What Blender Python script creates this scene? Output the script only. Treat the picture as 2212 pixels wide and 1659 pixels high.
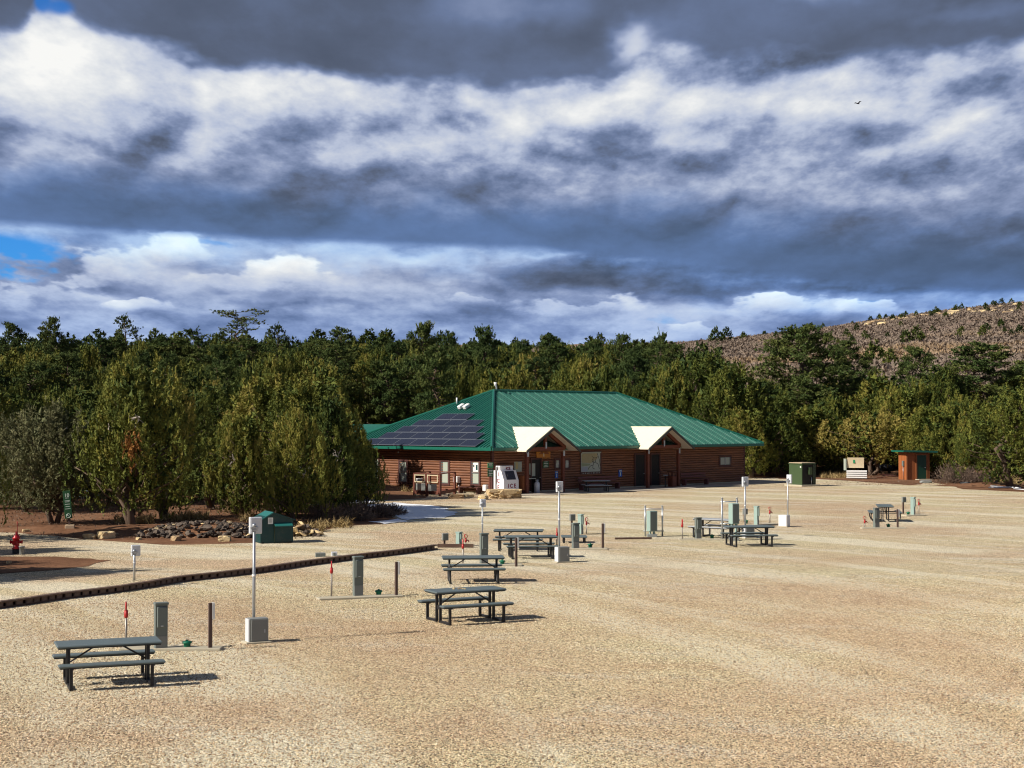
import bpy, bmesh, math, random
import numpy as np
from mathutils import Vector, Matrix, Euler
random.seed(7)
for o in list(bpy.data.objects): bpy.data.objects.remove(o)
S = bpy.context.scene
COL = S.collection
R = math.radians
# ------------------------------------------------------------------ camera
FPX, HZ, CAMZ = 3320.0, 912.0, 4.7          # focal length, horizon and eye height used to lay the place out
PITCH = math.atan((HZ - 829.5) / FPX)
cam = bpy.data.objects.new('camera', bpy.data.cameras.new('camera'))
COL.objects.link(cam)
cam.location = (0, 0, CAMZ)
cam.rotation_euler = (R(90) + PITCH, 0, 0)
cam.data.sensor_width = 36
cam.data.lens = FPX / 2212 * 36
cam.data.clip_start = 0.5
cam.data.clip_end = 6000
S.camera = cam
# ------------------------------------------------------------------ light and exposure
SUN_EL, SUN_DIR = 35.0, 23.0                # elevation; heading of the shadows, degrees from +X towards +Y
sd = Vector((math.cos(R(SUN_DIR)) * math.cos(R(SUN_EL)), math.sin(R(SUN_DIR)) * math.cos(R(SUN_EL)), -math.sin(R(SUN_EL))))
sun = bpy.data.objects.new('sun', bpy.data.lights.new('sun', 'SUN'))
COL.objects.link(sun)
sun.data.energy = 5.0
sun.data.angle = R(0.5)
sun.data.color = (1.0, 0.93, 0.82)
sun.rotation_euler = sd.to_track_quat('-Z', 'Y').to_euler()
S.view_settings.view_transform = 'Standard'
S.view_settings.look = 'None'
S.view_settings.gamma = 1
S.view_settings.exposure = 0.45
S.view_settings.use_curve_mapping = False
S.cycles.filter_width = 1.1
# ------------------------------------------------------------------ node helpers
class N:
    """small wrapper to write node maths"""
    def __init__(s, nt): s.nt = nt
    def new(s, t, **k):
        n = s.nt.nodes.new(t)
        for a, b in k.items(): setattr(n, a, b)
        return n
    def put(s, sock, v):
        if isinstance(v, bpy.types.NodeSocket): s.nt.links.new(v, sock)
        elif v is not None: sock.default_value = v
    def m(s, op, a, b=None, c=None, clamp=False):
        n = s.new('ShaderNodeMath', operation=op); n.use_clamp = clamp
        s.put(n.inputs[0], a); s.put(n.inputs[1], b); s.put(n.inputs[2], c)
        return n.outputs[0]
    def add(s, a, b): return s.m('ADD', a, b)
    def sub(s, a, b): return s.m('SUBTRACT', a, b)
    def mul(s, a, b): return s.m('MULTIPLY', a, b)
    def ss(s, v, a, b, lo=0.0, hi=1.0):
        n = s.new('ShaderNodeMapRange'); n.interpolation_type = 'SMOOTHSTEP'
        for i, q in enumerate((v, a, b, lo, hi)): s.put(n.inputs[i], q)
        return n.outputs[0]
    def lin(s, v, a, b, lo=0.0, hi=1.0):
        n = s.new('ShaderNodeMapRange')
        for i, q in enumerate((v, a, b, lo, hi)): s.put(n.inputs[i], q)
        return n.outputs[0]
    def vec(s, x, y, z):
        n = s.new('ShaderNodeCombineXYZ')
        for i, q in enumerate((x, y, z)): s.put(n.inputs[i], q)
        return n.outputs[0]
    def sep(s, v):
        n = s.new('ShaderNodeSeparateXYZ'); s.put(n.inputs[0], v); return n.outputs
    def noise(s, v, scale, detail=4, rough=.5, dist=0, out=0):
        n = s.new('ShaderNodeTexNoise'); s.put(n.inputs['Vector'], v)
        s.put(n.inputs['Scale'], scale); s.put(n.inputs['Detail'], detail)
        s.put(n.inputs['Roughness'], rough); s.put(n.inputs['Distortion'], dist)
        return n.outputs[out]
    def voro(s, v, scale, feature='F1', detail=0, rough=.5, out='Distance', smooth=None):
        n = s.new('ShaderNodeTexVoronoi', feature=feature); s.put(n.inputs['Vector'], v)
        s.put(n.inputs['Scale'], scale)
        if detail: s.put(n.inputs['Detail'], detail); s.put(n.inputs['Roughness'], rough); n.normalize = True
        if smooth is not None: s.put(n.inputs['Smoothness'], smooth)
        return n.outputs[out]
    def ramp(s, f, stops, interp='LINEAR'):
        n = s.new('ShaderNodeValToRGB'); s.put(n.inputs[0], f)
        e = n.color_ramp.elements
        while len(e) < len(stops): e.new(0.5)
        for q, (p, c) in zip(e, stops): q.position = p; q.color = (*c, 1) if len(c) == 3 else c
        n.color_ramp.interpolation = interp
        return n.outputs[0]
    def curve(s, f, pts):
        n = s.new('ShaderNodeFloatCurve'); s.put(n.inputs[1], f)
        c = n.mapping.curves[0]
        n.mapping.use_clip = False
        while len(c.points) < len(pts): c.points.new(0.5, 0.5)
        for q, p in zip(c.points, pts): q.location = p
        n.mapping.update()
        return n.outputs[0]
    def mix(s, f, a, b, mode='MIX'):
        n = s.new('ShaderNodeMix', data_type='RGBA', blend_type=mode)
        s.put(n.inputs[0], f)
        s.put(n.inputs[6], (*a, 1) if isinstance(a, tuple) and len(a) == 3 else a)
        s.put(n.inputs[7], (*b, 1) if isinstance(b, tuple) and len(b) == 3 else b)
        return n.outputs[2]
# ------------------------------------------------------------------ sky
def make_world():
    w = bpy.data.worlds.new('World'); S.world = w; w.use_nodes = True
    nt = w.node_tree; nt.nodes.clear(); n = N(nt)
    sky = n.new('ShaderNodeTexSky', sky_type='NISHITA')
    sky.sun_disc = False
    sky.sun_elevation = R(SUN_EL)
    sky.sun_rotation = math.atan2(-sd.x, -sd.y)
    sky.altitude = 2000; sky.dust_density = 0.3; sky.ozone_density = 2.0
    d = n.new('ShaderNodeTexCoord').outputs['Generated']
    x, y, z = n.sep(d)
    hor = n.m('SQRT', n.add(n.mul(x, x), n.mul(y, y)))
    el = n.m('ARCTAN2', z, hor)
    az = n.m('ARCTAN2', x, y)
    U = n.m('MULTIPLY_ADD', az, 3320.0, 1106.0)          # azimuth, in 1/3320 radian
    V0 = n.m('MULTIPLY_ADD', el, -3320.0, 912.0)         # elevation, same unit, 912 = horizon
    elp = n.m('ABSOLUTE', el)
    lz = n.m('LOGARITHM', n.add(elp, .10), 2.718)
    k = n.m('DIVIDE', 1.0, n.m('MAXIMUM', hor, .05))
    ks = n.m('DIVIDE', 1.7, n.add(elp, .42))
    # cloud domain: finer towards the horizon, billows about as wide as high
    P = n.vec(n.mul(n.mul(x, k), ks), n.mul(lz, 1.3), n.mul(n.mul(n.mul(y, k), .25), ks))
    c1 = n.sep(n.noise(P, 1.5, 2, .55, out=1)); c2 = n.sep(n.noise(P, 8.0, 3.5, .60, out=1))
    w1 = n.sub(c1[0], .5); w2 = n.sub(c1[1], .5)
    fine = n.sub(c2[0], .5); fine2 = n.sub(c2[1], .5)
    Vw = n.m('MULTIPLY_ADD', fine, 95.0, n.m('MULTIPLY_ADD', w1, 46.0, V0))
    Uw = n.m('MULTIPLY_ADD', fine2, 150.0, n.m('MULTIPLY_ADD', w2, 110.0, U))
    def puff(off):
        q = n.new('ShaderNodeVectorMath', operation='ADD'); n.put(q.inputs[0], P); q.inputs[1].default_value = off
        t = n.new('ShaderNodeTexNoise'); t.noise_type = 'RIDGED_MULTIFRACTAL'; t.normalize = True
        n.put(t.inputs['Vector'], q.outputs[0]); t.inputs['Scale'].default_value = 2.6
        t.inputs['Detail'].default_value = 3.5; t.inputs['Roughness'].default_value = .46
        t.inputs['Offset'].default_value = 1.0; t.inputs['Gain'].default_value = 1.0
        f = n.noise(q.outputs[0], 3.0, 6, .62)
        return n.sub(n.mul(f, 1.25), n.mul(t.outputs[0], .26))
    h0 = puff((0, 0, 0)); h1 = puff((-.02, .06, 0))
    relief = n.sub(h0, h1)
    puffy = n.sub(h0, .50)
    UVw = n.vec(Uw, Vw, 0.0); UV = n.vec(U, V0, 0.0)
    def blob(cu, cv, ru, rv, warp=True):
        a = n.new('ShaderNodeVectorMath', operation='MULTIPLY_ADD'); n.put(a.inputs[0], UVw if warp else UV)
        a.inputs[1].default_value = (1 / ru, 1 / rv, 0); a.inputs[2].default_value = (-cu / ru, -cv / rv, 0)
        b = n.new('ShaderNodeVectorMath', operation='DOT_PRODUCT'); n.put(b.inputs[0], a.outputs[0]); n.put(b.inputs[1], a.outputs[0])
        return n.m('POWER', .3679, b.outputs['Value'])
    def blobs(v, lst, warp=True):
        for cu, cv, ru, rv, am in lst: v = n.m('MULTIPLY_ADD', blob(cu, cv, ru, rv, warp), am, v)
        return v
    cl = lambda v: n.m('MINIMUM', n.m('MAXIMUM', v, 0.0), 1.0)
    Uc = cl(n.mul(U, 1 / 2212.0))
    E = lambda pts: n.mul(n.curve(Uc, [(a / 2212.0, b / 1000.0) for a, b in pts]), 1000.0)
    # overhead dark bank with a ragged lower edge
    E1 = E([(0, 130), (70, 112), (130, 60), (190, 88), (300, 128), (520, 158), (850, 186), (1250, 192), (1340, 170), (1400, 120), (1560, 142), (1850, 160), (2020, 158), (2212, 140)])
    top = n.ss(n.sub(Vw, E1), 16.0, -24.0)
    # middle bank: sunlit billows above, dark flat base below
    E2 = E([(0, 497), (250, 508), (700, 520), (1000, 527), (1300, 548), (1700, 600), (2212, 640)])
    mt = n.m('DIVIDE', n.sub(Vw, E1), n.sub(E2, E1))
    mid = n.curve(cl(mt), [(0, .60), (.14, .80), (.35, .74), (.55, .60), (.72, .43), (.86, .28), (1, .30)])
    mid = n.sub(mid, n.ss(U, 1350.0, 1900.0, 0.0, .08))
    mid = blobs(mid, [(110, 190, 120, 60, 0.24), (330, 200, 180, 60, 0.21), (210, 300, 150, 60, 0.21), (640, 205, 110, 36, 0.21), (860, 285, 110, 50, 0.21),
                      (1090, 290, 60, 50, 0.18), (1270, 235, 170, 30, 0.14), (1430, 235, 110, 45, 0.26), (1200, 350, 120, 28, 0.14), (1930, 275, 90, 40, 0.29), (2110, 330, 140, 26, 0.13),
                      (985, 268, 46, 38, -.36), (540, 290, 140, 60, -.10), (1320, 302, 150, 32, -.24), (1620, 270, 120, 50, -.14), (60, 340, 160, 50, -.14), (2150, 230, 70, 80, -.24), (1350, 165, 50, 26, -.26)])
    dk = n.m('MULTIPLY_ADD', w1, .34, .20)
    dk = blobs(dk, [(1060, 30, 200, 40, .24), (1760, 10, 120, 26, .24), (2100, 70, 160, 26, .16), (1450, 70, 60, 70, .1), (1372, 92, 46, 40, .5), (1385, 130, 40, 40, .35)])
    mixf = lambda f, a, b: n.m('MULTIPLY_ADD', n.sub(b, a), f, a)
    B = mixf(top, mid, dk)
    rmask = n.m('MAXIMUM', n.mul(n.sub(1.0, top), n.ss(mt, .98, .45, .12, 1.0)), .14)
    B = n.m('MULTIPLY_ADD', n.add(n.mul(relief, 1.6), n.m('MULTIPLY_ADD', fine, .22, n.mul(puffy, .32))), rmask, B)
    # low, far cloud field below the base
    streak = n.sub(n.noise(n.vec(n.mul(x, 5.0), n.mul(V0, .017), n.mul(y, 5.0)), 1.2, 3, .5), .5)
    low = n.add(.62, n.add(n.mul(relief, .8), n.add(n.mul(puffy, .35), n.mul(streak, .40))))
    low = n.sub(low, n.mul(n.ss(U, 700.0, 1300.0), n.ss(V0, 655.0, 600.0, 0.0, .20)))
    low = blobs(low, [(870, 548, 150, 14, .24), (1160, 560, 160, 10, .12), (1500, 585, 400, 20, -.16), (2000, 575, 300, 30, -.2), (650, 650, 160, 12, -.16), (1760, 632, 400, 14, -.18), (1250, 612, 300, 14, -.14)])
    def cumulus(v, cu, cv, ru, rv, amp):
        b0 = blob(cu, cv, ru, rv)
        c = n.ss(n.m('MULTIPLY_ADD', n.m('MULTIPLY_ADD', fine, 1.6, n.mul(relief, 1.1)), n.m('MINIMUM', n.mul(b0, 3.0), 1.0), b0), .20, .62, 0.0, amp)
        sh = n.m('MULTIPLY_ADD', n.sub(V0, cv), -.30 / rv, n.m('MULTIPLY_ADD', relief, 1.3, .80))
        return mixf(c, v, sh)
    for a in [(120, 640, 110, 34, .7), (310, 585, 130, 48, .9), (410, 555, 60, 34, .95), (235, 590, 60, 34, .9), (600, 605, 110, 36, .9), (490, 608, 60, 26, .9), (40, 650, 60, 40, .8),
              (310, 668, 80, 16, .9), (1680, 672, 130, 18, .85), (1870, 676, 70, 14, .8), (1240, 668, 150, 20, .6), (1480, 712, 40, 16, .8), (1060, 652, 110, 18, .55)]:
        low = cumulus(low, *a)
    under = n.ss(n.sub(n.m('MULTIPLY_ADD', w1, 34.0, V0), E2), -10.0, 14.0)
    B = n.m('MAXIMUM', mixf(under, B, low), 0.02)
    B = n.m('MINIMUM', B, n.m('MULTIPLY_ADD', n.sub(B, .72), .45, .72))
    col = n.ramp(B, [(0, (.060, .075, .110)), (.17, (.098, .124, .19)), (.34, (.145, .195, .33)), (.52, (.26, .32, .49)), (.72, (.47, .53, .68)), (.88, (.74, .765, .80)), (1, (.93, .93, .91))])
    basef = n.mul(n.ss(mt, .62, .9), n.ss(mt, 1.25, 1.02))
    col = n.mix(n.ss(V0, 560.0, 740.0, 0.0, .8), col, n.mix(1.0, col, (.84, 1.0, 1.2), 'MULTIPLY'))
    col = n.mix(n.mul(basef, .75), col, n.mix(1.0, col, (.78, 1.05, 1.28), 'MULTIPLY'))
    # blue gaps
    rag = n.m('MULTIPLY_ADD', fine, -1.3, n.mul(puffy, -.6))
    gap = n.mul(n.ss(n.add(rag, blob(40, 555, 165, 44)), .36, .80), n.ss(n.sub(V0, E2), 0.0, 10.0))
    gap = n.m('MAXIMUM', gap, n.ss(n.m('MULTIPLY_ADD', fine, 1.0, n.add(blob(150, 66, 34, 20, False), blob(112, 50, 14, 28, False))), .2, .9, 0.0, .9))
    thin = blobs(rag, [(470, 522, 50, 9, 1.0), (1440, 690, 60, 16, .8), (1870, 660, 50, 8, .8)])
    thin = n.mul(thin, n.ss(V0, 500.0, 530.0))
    gap = n.m('MAXIMUM', gap, n.ss(thin, .55, 1.25, 0.0, .5))
    gap = n.m('MAXIMUM', gap, n.mul(n.ss(w1, .10, .2), n.ss(n.m('ABSOLUTE', az), .5, .8, 0.0, .7)))
    gap = n.mul(gap, n.ss(n.m('ABSOLUTE', n.sub(B, .0)), 1.4, .9, .4, 1.0))
    bgc = n.new('ShaderNodeBackground'); n.put(bgc.inputs[0], col); bgc.inputs[1].default_value = .74
    tint = n.mix(1.0, sky.outputs[0], (.18, .62, 1.15), 'MULTIPLY')
    bgs = n.new('ShaderNodeBackground'); n.put(bgs.inputs[0], tint); bgs.inputs[1].default_value = 0.085
    ms = n.new('ShaderNodeMixShader'); n.put(ms.inputs[0], gap)
    nt.links.new(bgc.outputs[0], ms.inputs[1]); nt.links.new(bgs.outputs[0], ms.inputs[2])
    out = n.new('ShaderNodeOutputWorld'); nt.links.new(ms.outputs[0], out.inputs[0])
    w.cycles.sampling_method = 'MANUAL'; w.cycles.sample_map_resolution = 512
make_world()
# ------------------------------------------------------------------ placement helpers
def ray(x, y):
    a = (x - 1106) / FPX; b = (829.5 - y) / FPX
    return Vector((a, math.cos(PITCH) - b * math.sin(PITCH), math.sin(PITCH) + b * math.cos(PITCH)))
def G(x, y, z=0.0):
    """point of the level z seen along the direction (x, y)"""
    d = ray(x, y); t = (z - CAMZ) / d.z
    return Vector((d.x * t, d.y * t, z))
def atdepth(x, dep):
    return Vector(((x - 1106) / FPX * dep, dep, 0))
def hz(y, dep):
    """height of something seen at row y at a depth"""
    return CAMZ + (HZ - y) / FPX * dep
_ctl = [(-600, 742), (0, 746), (400, 749), (800, 749), (1200, 746), (1480, 741), (1650, 728), (1780, 712), (1900, 693), (2000, 679), (2212, 656), (2600, 628)]
_tx = np.array([(a - 1106) / FPX for a, b in _ctl]); _te = np.array([(HZ - b) / FPX for a, b in _ctl])
def gz(x, y):
    x = np.asarray(x, float); y = np.asarray(y, float)
    yy = np.maximum(y, 1.0); t = np.clip(x / yy, -.6, .6)
    e = np.interp(t, _tx, _te); D = np.interp(t, [-.1, .15], [480., 700.])
    s = np.clip((y - 172) / (D - 172), 0, 1)
    z = (CAMZ + e * D) * s ** 1.15
    und = np.sin(x * .021 + 1.3) * np.sin(y * .017) + .5 * np.sin(x * .053 + y * .031) + .3 * np.sin(x * .11 - y * .07)
    yb0 = np.where(x / yy < -.085, 90.0, np.where(x > 21, 128.0, 136.0))
    q = np.clip((y - yb0) / 95.0, 0, 1); z = z + 7.0 * q * q * (3 - 2 * q) * (1 - s)
    z = z + und * 2.2 * np.minimum(s, .6) * np.clip((1.0 - s) * 5, .3, 1)
    z = np.where(y > D, z - (y - D) * .05, z)
    return z
def gzf(x, y): return float(gz(x, y))
# ------------------------------------------------------------------ object helpers
def tag(o, label=None, cat=None, group=None, kind=None):
    if label: o['label'] = label
    if cat: o['category'] = cat
    if group: o['group'] = group
    if kind: o['kind'] = kind
    return o
def empty(name, loc, rz=0.0, label=None, cat=None, group=None):
    o = bpy.data.objects.new(name, None); COL.objects.link(o)
    o.empty_display_size = .2
    o.location = loc; o.rotation_euler = (0, 0, rz)
    return tag(o, label, cat, group)
def copy_tree(o, parent=None):
    c = o.copy(); COL.objects.link(c)
    if parent is not None: c.parent = parent
    for ch in list(o.children): copy_tree(ch, c)
    return c
def rotz(a): return Matrix.Rotation(a, 3, 'Z')
class MB:
    """collects shapes and links them as one mesh object"""
    def __init__(s): s.v = []; s.f = []; s.mi = []; s.sm = []; s.cur = 0
    def _add(s, vs, fs, smooth=False, T=None):
        b = len(s.v)
        s.v += [tuple(T @ Vector(p)) if T else tuple(p) for p in vs]
        s.f += [tuple(b + i for i in f) for f in fs]
        s.mi += [s.cur] * len(fs); s.sm += [smooth] * len(fs)
        return s
    def box(s, c, d, rot=None, bev=0.0):
        hx, hy, hzz = d[0] / 2, d[1] / 2, d[2] / 2
        M = (rot if rot is not None else Matrix.Identity(3)); c = Vector(c)
        if bev <= 0:
            vs = [c + M @ Vector((sx * hx, sy * hy, sz * hzz)) for sz in (-1, 1) for sy in (-1, 1) for sx in (-1, 1)]
            return s._add(vs, [(0, 2, 3, 1), (4, 5, 7, 6), (0, 1, 5, 4), (2, 6, 7, 3), (0, 4, 6, 2), (1, 3, 7, 5)])
        b = min(bev, hx * .9, hy * .9, hzz * .9)
        vs = []; idx = {}
        for sx in (-1, 1):
            for sy in (-1, 1):
                for sz in (-1, 1):
                    for ax in range(3):
                        p = [sx * (hx - b), sy * (hy - b), sz * (hzz - b)]
                        p[ax] += (sx, sy, sz)[ax] * b
                        idx[(sx, sy, sz, ax)] = len(vs); vs.append(c + M @ Vector(p))
        fs = []
        for ax in range(3):
            o1, o2 = [a for a in range(3) if a != ax]
            for sg in (-1, 1):
                q = []
                for a, bb in ((-1, -1), (1, -1), (1, 1), (-1, 1)):
                    k = [0, 0, 0]; k[ax] = sg; k[o1] = a; k[o2] = bb
                    q.append(idx[(*k, ax)])
                fs.append(tuple(q))
            for a in (-1, 1):
                for bb in (-1, 1):
                    k0 = [0, 0, 0]; k0[o1] = a; k0[o2] = bb
                    k1 = list(k0); k0[ax] = -1; k1[ax] = 1
                    fs.append((idx[(*k0, o1)], idx[(*k1, o1)], idx[(*k1, o2)], idx[(*k0, o2)]))
        for sx in (-1, 1):
            for sy in (-1, 1):
                for sz in (-1, 1): fs.append(tuple(idx[(sx, sy, sz, a)] for a in range(3)))
        return s._add(vs, fs)
    def tube(s, pts, r, n=8, cap=True, smooth=True):
        pts = [Vector(p) for p in pts]; rs = r if isinstance(r, (list, tuple)) else [r] * len(pts)
        vs = []; fs = []
        for i, p in enumerate(pts):
            t = (pts[min(i + 1, len(pts) - 1)] - pts[max(i - 1, 0)]).normalized()
            a = t.orthogonal().normalized() if i == 0 else (a - t * a.dot(t)).normalized()
            b = t.cross(a)
            for k in range(n):
                an = 2 * math.pi * k / n
                vs.append(p + (a * math.cos(an) + b * math.sin(an)) * rs[i])
        for i in range(len(pts) - 1):
            for k in range(n):
                fs.append((i * n + k, i * n + (k + 1) % n, (i + 1) * n + (k + 1) % n, (i + 1) * n + k))
        s._add(vs, fs, smooth)
        if cap:
            b = len(s.v) - len(vs)
            for ring in (range(n - 1, -1, -1), range((len(pts) - 1) * n, len(pts) * n)):
                s.f.append(tuple(b + k for k in ring)); s.mi.append(s.cur); s.sm.append(False)
        return s
    def prism(s, poly, off):
        """polygon of 3-D points swept by the vector off"""
        n = len(poly); off = Vector(off)
        vs = [Vector(p) for p in poly] + [Vector(p) + off for p in poly]
        fs = [tuple(range(n - 1, -1, -1)), tuple(range(n, 2 * n))] + [(i, (i + 1) % n, n + (i + 1) % n, n + i) for i in range(n)]
        return s._add(vs, fs)
    def lathe(s, c, prof, n=16, smooth=True):
        c = Vector(c); vs = []; fs = []
        for r, z in prof:
            for k in range(n): vs.append(c + Vector((r * math.cos(2 * math.pi * k / n), r * math.sin(2 * math.pi * k / n), z)))
        for i in range(len(prof) - 1):
            for k in range(n): fs.append((i * n + k, i * n + (k + 1) % n, (i + 1) * n + (k + 1) % n, (i + 1) * n + k))
        s._add(vs, fs, smooth)
        b = len(s.v) - len(vs)
        s.f.append(tuple(b + (len(prof) - 1) * n + k for k in range(n))); s.mi.append(s.cur); s.sm.append(False)
        return s
    def quad(s, *p): return s._add(p, [tuple(range(len(p)))])
    def mesh(s, name, mats):
        me = bpy.data.meshes.new(name); me.from_pydata(s.v, [], s.f)
        for m in (mats if isinstance(mats, (list, tuple)) else [mats]): me.materials.append(m)
        me.polygons.foreach_set('material_index', s.mi); me.polygons.foreach_set('use_smooth', s.sm)
        bm = bmesh.new(); bm.from_mesh(me); bmesh.ops.recalc_face_normals(bm, faces=bm.faces); bm.to_mesh(me); bm.free()
        return me
    def build(s, name, mats, parent=None, loc=None, rz=None):
        return link(name, s.mesh(name, mats), parent, loc, rz)
def link(name, me, parent=None, loc=None, rz=None):
    o = bpy.data.objects.new(name, me); COL.objects.link(o)
    if parent is not None: o.parent = parent
    if loc is not None: o.location = loc
    if rz is not None: o.rotation_euler = (0, 0, rz)
    return o
def fast_mesh(name, V, F, mats, attr=None, smooth=False):
    """numpy triangles to a mesh"""
    me = bpy.data.meshes.new(name); nv, nf = len(V), len(F)
    me.vertices.add(nv); me.vertices.foreach_set('co', np.ascontiguousarray(V, np.float32).ravel())
    me.loops.add(nf * 3); me.loops.foreach_set('vertex_index', np.ascontiguousarray(F, np.int32).ravel())
    me.polygons.add(nf); me.polygons.foreach_set('loop_start', np.arange(0, nf * 3, 3, dtype=np.int32))
    me.polygons.foreach_set('loop_total', np.full(nf, 3, np.int32))
    me.polygons.foreach_set('use_smooth', np.full(nf, smooth))
    if attr is not None:
        a = me.attributes.new('tint', 'FLOAT', 'POINT'); a.data.foreach_set('value', np.ascontiguousarray(attr, np.float32))
    for m in mats: me.materials.append(m)
    me.update(calc_edges=True); me.validate()
    return me
def text(body, size, m, parent, loc, rot, ext=.004, name='lettering', align='CENTER', bold=0.0, sx=1.0):
    cu = bpy.data.curves.new('txt', 'FONT'); cu.body = body; cu.size = size; cu.extrude = ext; cu.align_x = align; cu.align_y = 'CENTER'
    cu.offset = bold
    t = bpy.data.objects.new('txt', cu); COL.objects.link(t)
    bpy.context.view_layer.update()
    me = bpy.data.meshes.new_from_object(t.evaluated_get(bpy.context.evaluated_depsgraph_get()))
    bpy.data.objects.remove(t)
    me.materials.clear(); me.materials.append(m)
    o = link(name, me, parent, loc); o.rotation_euler = rot; o.scale = (sx, 1, 1)
    return o
# ------------------------------------------------------------------ materials
def newmat(name):
    m = bpy.data.materials.new(name); m.use_nodes = True; nt = m.node_tree; nt.nodes.clear()
    n = N(nt); b = n.new('ShaderNodeBsdfPrincipled'); o = n.new('ShaderNodeOutputMaterial')
    nt.links.new(b.outputs[0], o.inputs[0])
    return m, n, b
def mat(name, col, rough=.6, metal=0.0, var=.12, scale=4.0, dirt=None, dirtamt=.3, bump=0.0, bscale=40.0, stretch=(1, 1, 1), spec=.4):
    m, n, b = newmat(name)
    p = n.new('ShaderNodeTexCoord').outputs['Object']
    mp = n.new('ShaderNodeMapping'); n.put(mp.inputs[0], p); mp.inputs['Scale'].default_value = stretch; p = mp.outputs[0]
    rnd = n.new('ShaderNodeObjectInfo').outputs['Random']
    a = n.noise(p, scale, 5, .6); f = n.noise(p, scale * 7, 4, .6)
    k = n.add(1 - var * 1.6, n.mul(n.add(n.mul(a, .9), n.add(n.mul(f, .7), n.mul(rnd, .5))), var * 1.5))
    c = n.mix(1.0, col, n.vec(k, k, k), 'MULTIPLY')
    if dirt is not None: c = n.mix(n.mul(n.ss(n.noise(p, scale * 1.7, 6, .65), .48, .72), dirtamt), c, dirt)
    n.put(b.inputs['Base Color'], c)
    n.put(b.inputs['Roughness'], n.lin(f, .3, .7, max(rough - .08, .02), min(rough + .1, 1)))
    b.inputs['Metallic'].default_value = metal; b.inputs['Specular IOR Level'].default_value = spec
    if bump:
        q = n.new('ShaderNodeBump'); q.inputs['Strength'].default_value = bump; q.inputs['Distance'].default_value = .02
        n.put(q.inputs['Height'], n.noise(p, bscale, 5, .6)); n.put(b.inputs['Normal'], q.outputs[0])
    return m
M = {}
M['top'] = mat('coated_grey_green_top', (.10, .130, .138), .5, 0, .16, 9, bump=.25, bscale=120)
M['toplight'] = mat('pale_glare_top', (.34, .36, .38), .45, 0, .1, 9)  # paler top; on the table in the sun, glare is put into the colour
M['frame'] = mat('black_steel_frame', (.016, .016, .019), .45, 0, .2, 8)
M['galv'] = mat('galvanised_steel', (.42, .44, .46), .38, .7, .16, 14)
M['alu'] = mat('pale_meter_box', (.60, .62, .66), .4, .15, .08, 7)
M['white'] = mat('white_paint', (.74, .74, .73), .5, 0, .07, 5, dirt=(.35, .30, .22), dirtamt=.15)
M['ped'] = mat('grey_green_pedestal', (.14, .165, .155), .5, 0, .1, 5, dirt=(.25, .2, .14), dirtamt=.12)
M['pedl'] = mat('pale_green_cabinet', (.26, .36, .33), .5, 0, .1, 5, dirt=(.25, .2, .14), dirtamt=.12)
M['cabinet'] = mat('grey_enclosure', (.21, .22, .21), .5, 0, .08, 4)
M['red'] = mat('red_enamel', (.42, .012, .015), .35, 0, .15, 10)
M['redf'] = mat('faded_red_enamel', (.38, .02, .02), .4, 0, .2, 20)
M['pipe'] = mat('hydrant_pipe', (.30, .27, .24), .5, .5, .2, 10)
M['postw'] = mat('brown_post', (.10, .062, .052), .75, 0, .2, 10, bump=.3)
M['greencap'] = mat('green_sewer_cap', (.0, .13, .07), .5, 0, .1, 10)
M['conc'] = mat('concrete', (.40, .36, .27), .85, 0, .16, 3, bump=.3, bscale=60)
M['concside'] = mat('concrete_apron', (.36, .31, .25), .85, 0, .22, .6, bump=.25, bscale=30, dirt=(.22, .16, .11), dirtamt=.45)
M['timber'] = mat('dark_timber', (.085, .048, .034), .8, 0, .3, 3, bump=.5, bscale=20, dirt=(.22, .15, .10), dirtamt=.3)
M['kerbw'] = mat('weathered_kerb_timber', (.13, .082, .060), .8, 0, .35, 3, bump=.5, bscale=20, dirt=(.3, .22, .15), dirtamt=.35)
M['roofg'] = mat('green_roof_metal', (.011, .098, .074), .45, .0, .12, .7, spec=.35, dirt=(.05, .15, .12), dirtamt=.3)
M['ribg'] = mat('green_rib_sunlit', (.018, .14, .10), .32, 0, .1, 2, spec=.6)  # lighter than the roof: sunlit rib edges are painted in
M['trimg'] = mat('green_trim_metal', (.008, .11, .075), .35, 0, .08, 2, spec=.5)
M['cream'] = mat('cream_roof_metal', (.82, .76, .54), .5, 0, .05, 1.2, dirt=(.6, .5, .3), dirtamt=.15)
M['soffit'] = mat('pale_soffit', (.62, .55, .47), .8, 0, .08, 2)
M['rake'] = mat('dark_rake_trim', (.05, .05, .045), .6, 0, .1, 4)
M['dark'] = mat('opening_shade', (.010, .009, .009), .7, 0, .2, 2)  # near black: shade inside openings and recesses is put into the colour
M['beam'] = mat('red_brown_beam', (.13, .036, .020), .65, 0, .25, 3, bump=.3, bscale=30, stretch=(1, 1, 1))
M['browntrim'] = mat('dark_brown_trim', (.070, .022, .018), .6, 0, .15, 4)
M['plank'] = mat('orange_brown_board', (.24, .085, .03), .7, 0, .3, 3, bump=.3, bscale=30)
M['glass'] = mat('window_glass', (.10, .12, .115), .12, 0, .1, 2, spec=.8)
M['blind'] = mat('pale_blind', (.36, .40, .34), .5, 0, .06, 3)
M['solar'] = mat('solar_cell_glass', (.016, .019, .034), .30, 0, .2, 1.5, spec=.35)
M['solarf'] = mat('solar_frame', (.22, .24, .28), .35, .5, .1, 5)
M['bluesign'] = mat('blue_sign', (.02, .10, .45), .4, 0, .08, 5)
M['greensign'] = mat('green_sign', (.02, .22, .09), .45, 0, .08, 5)
M['dgreensign'] = mat('dark_green_sign', (.018, .085, .032), .5, 0, .15, 8)
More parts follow.
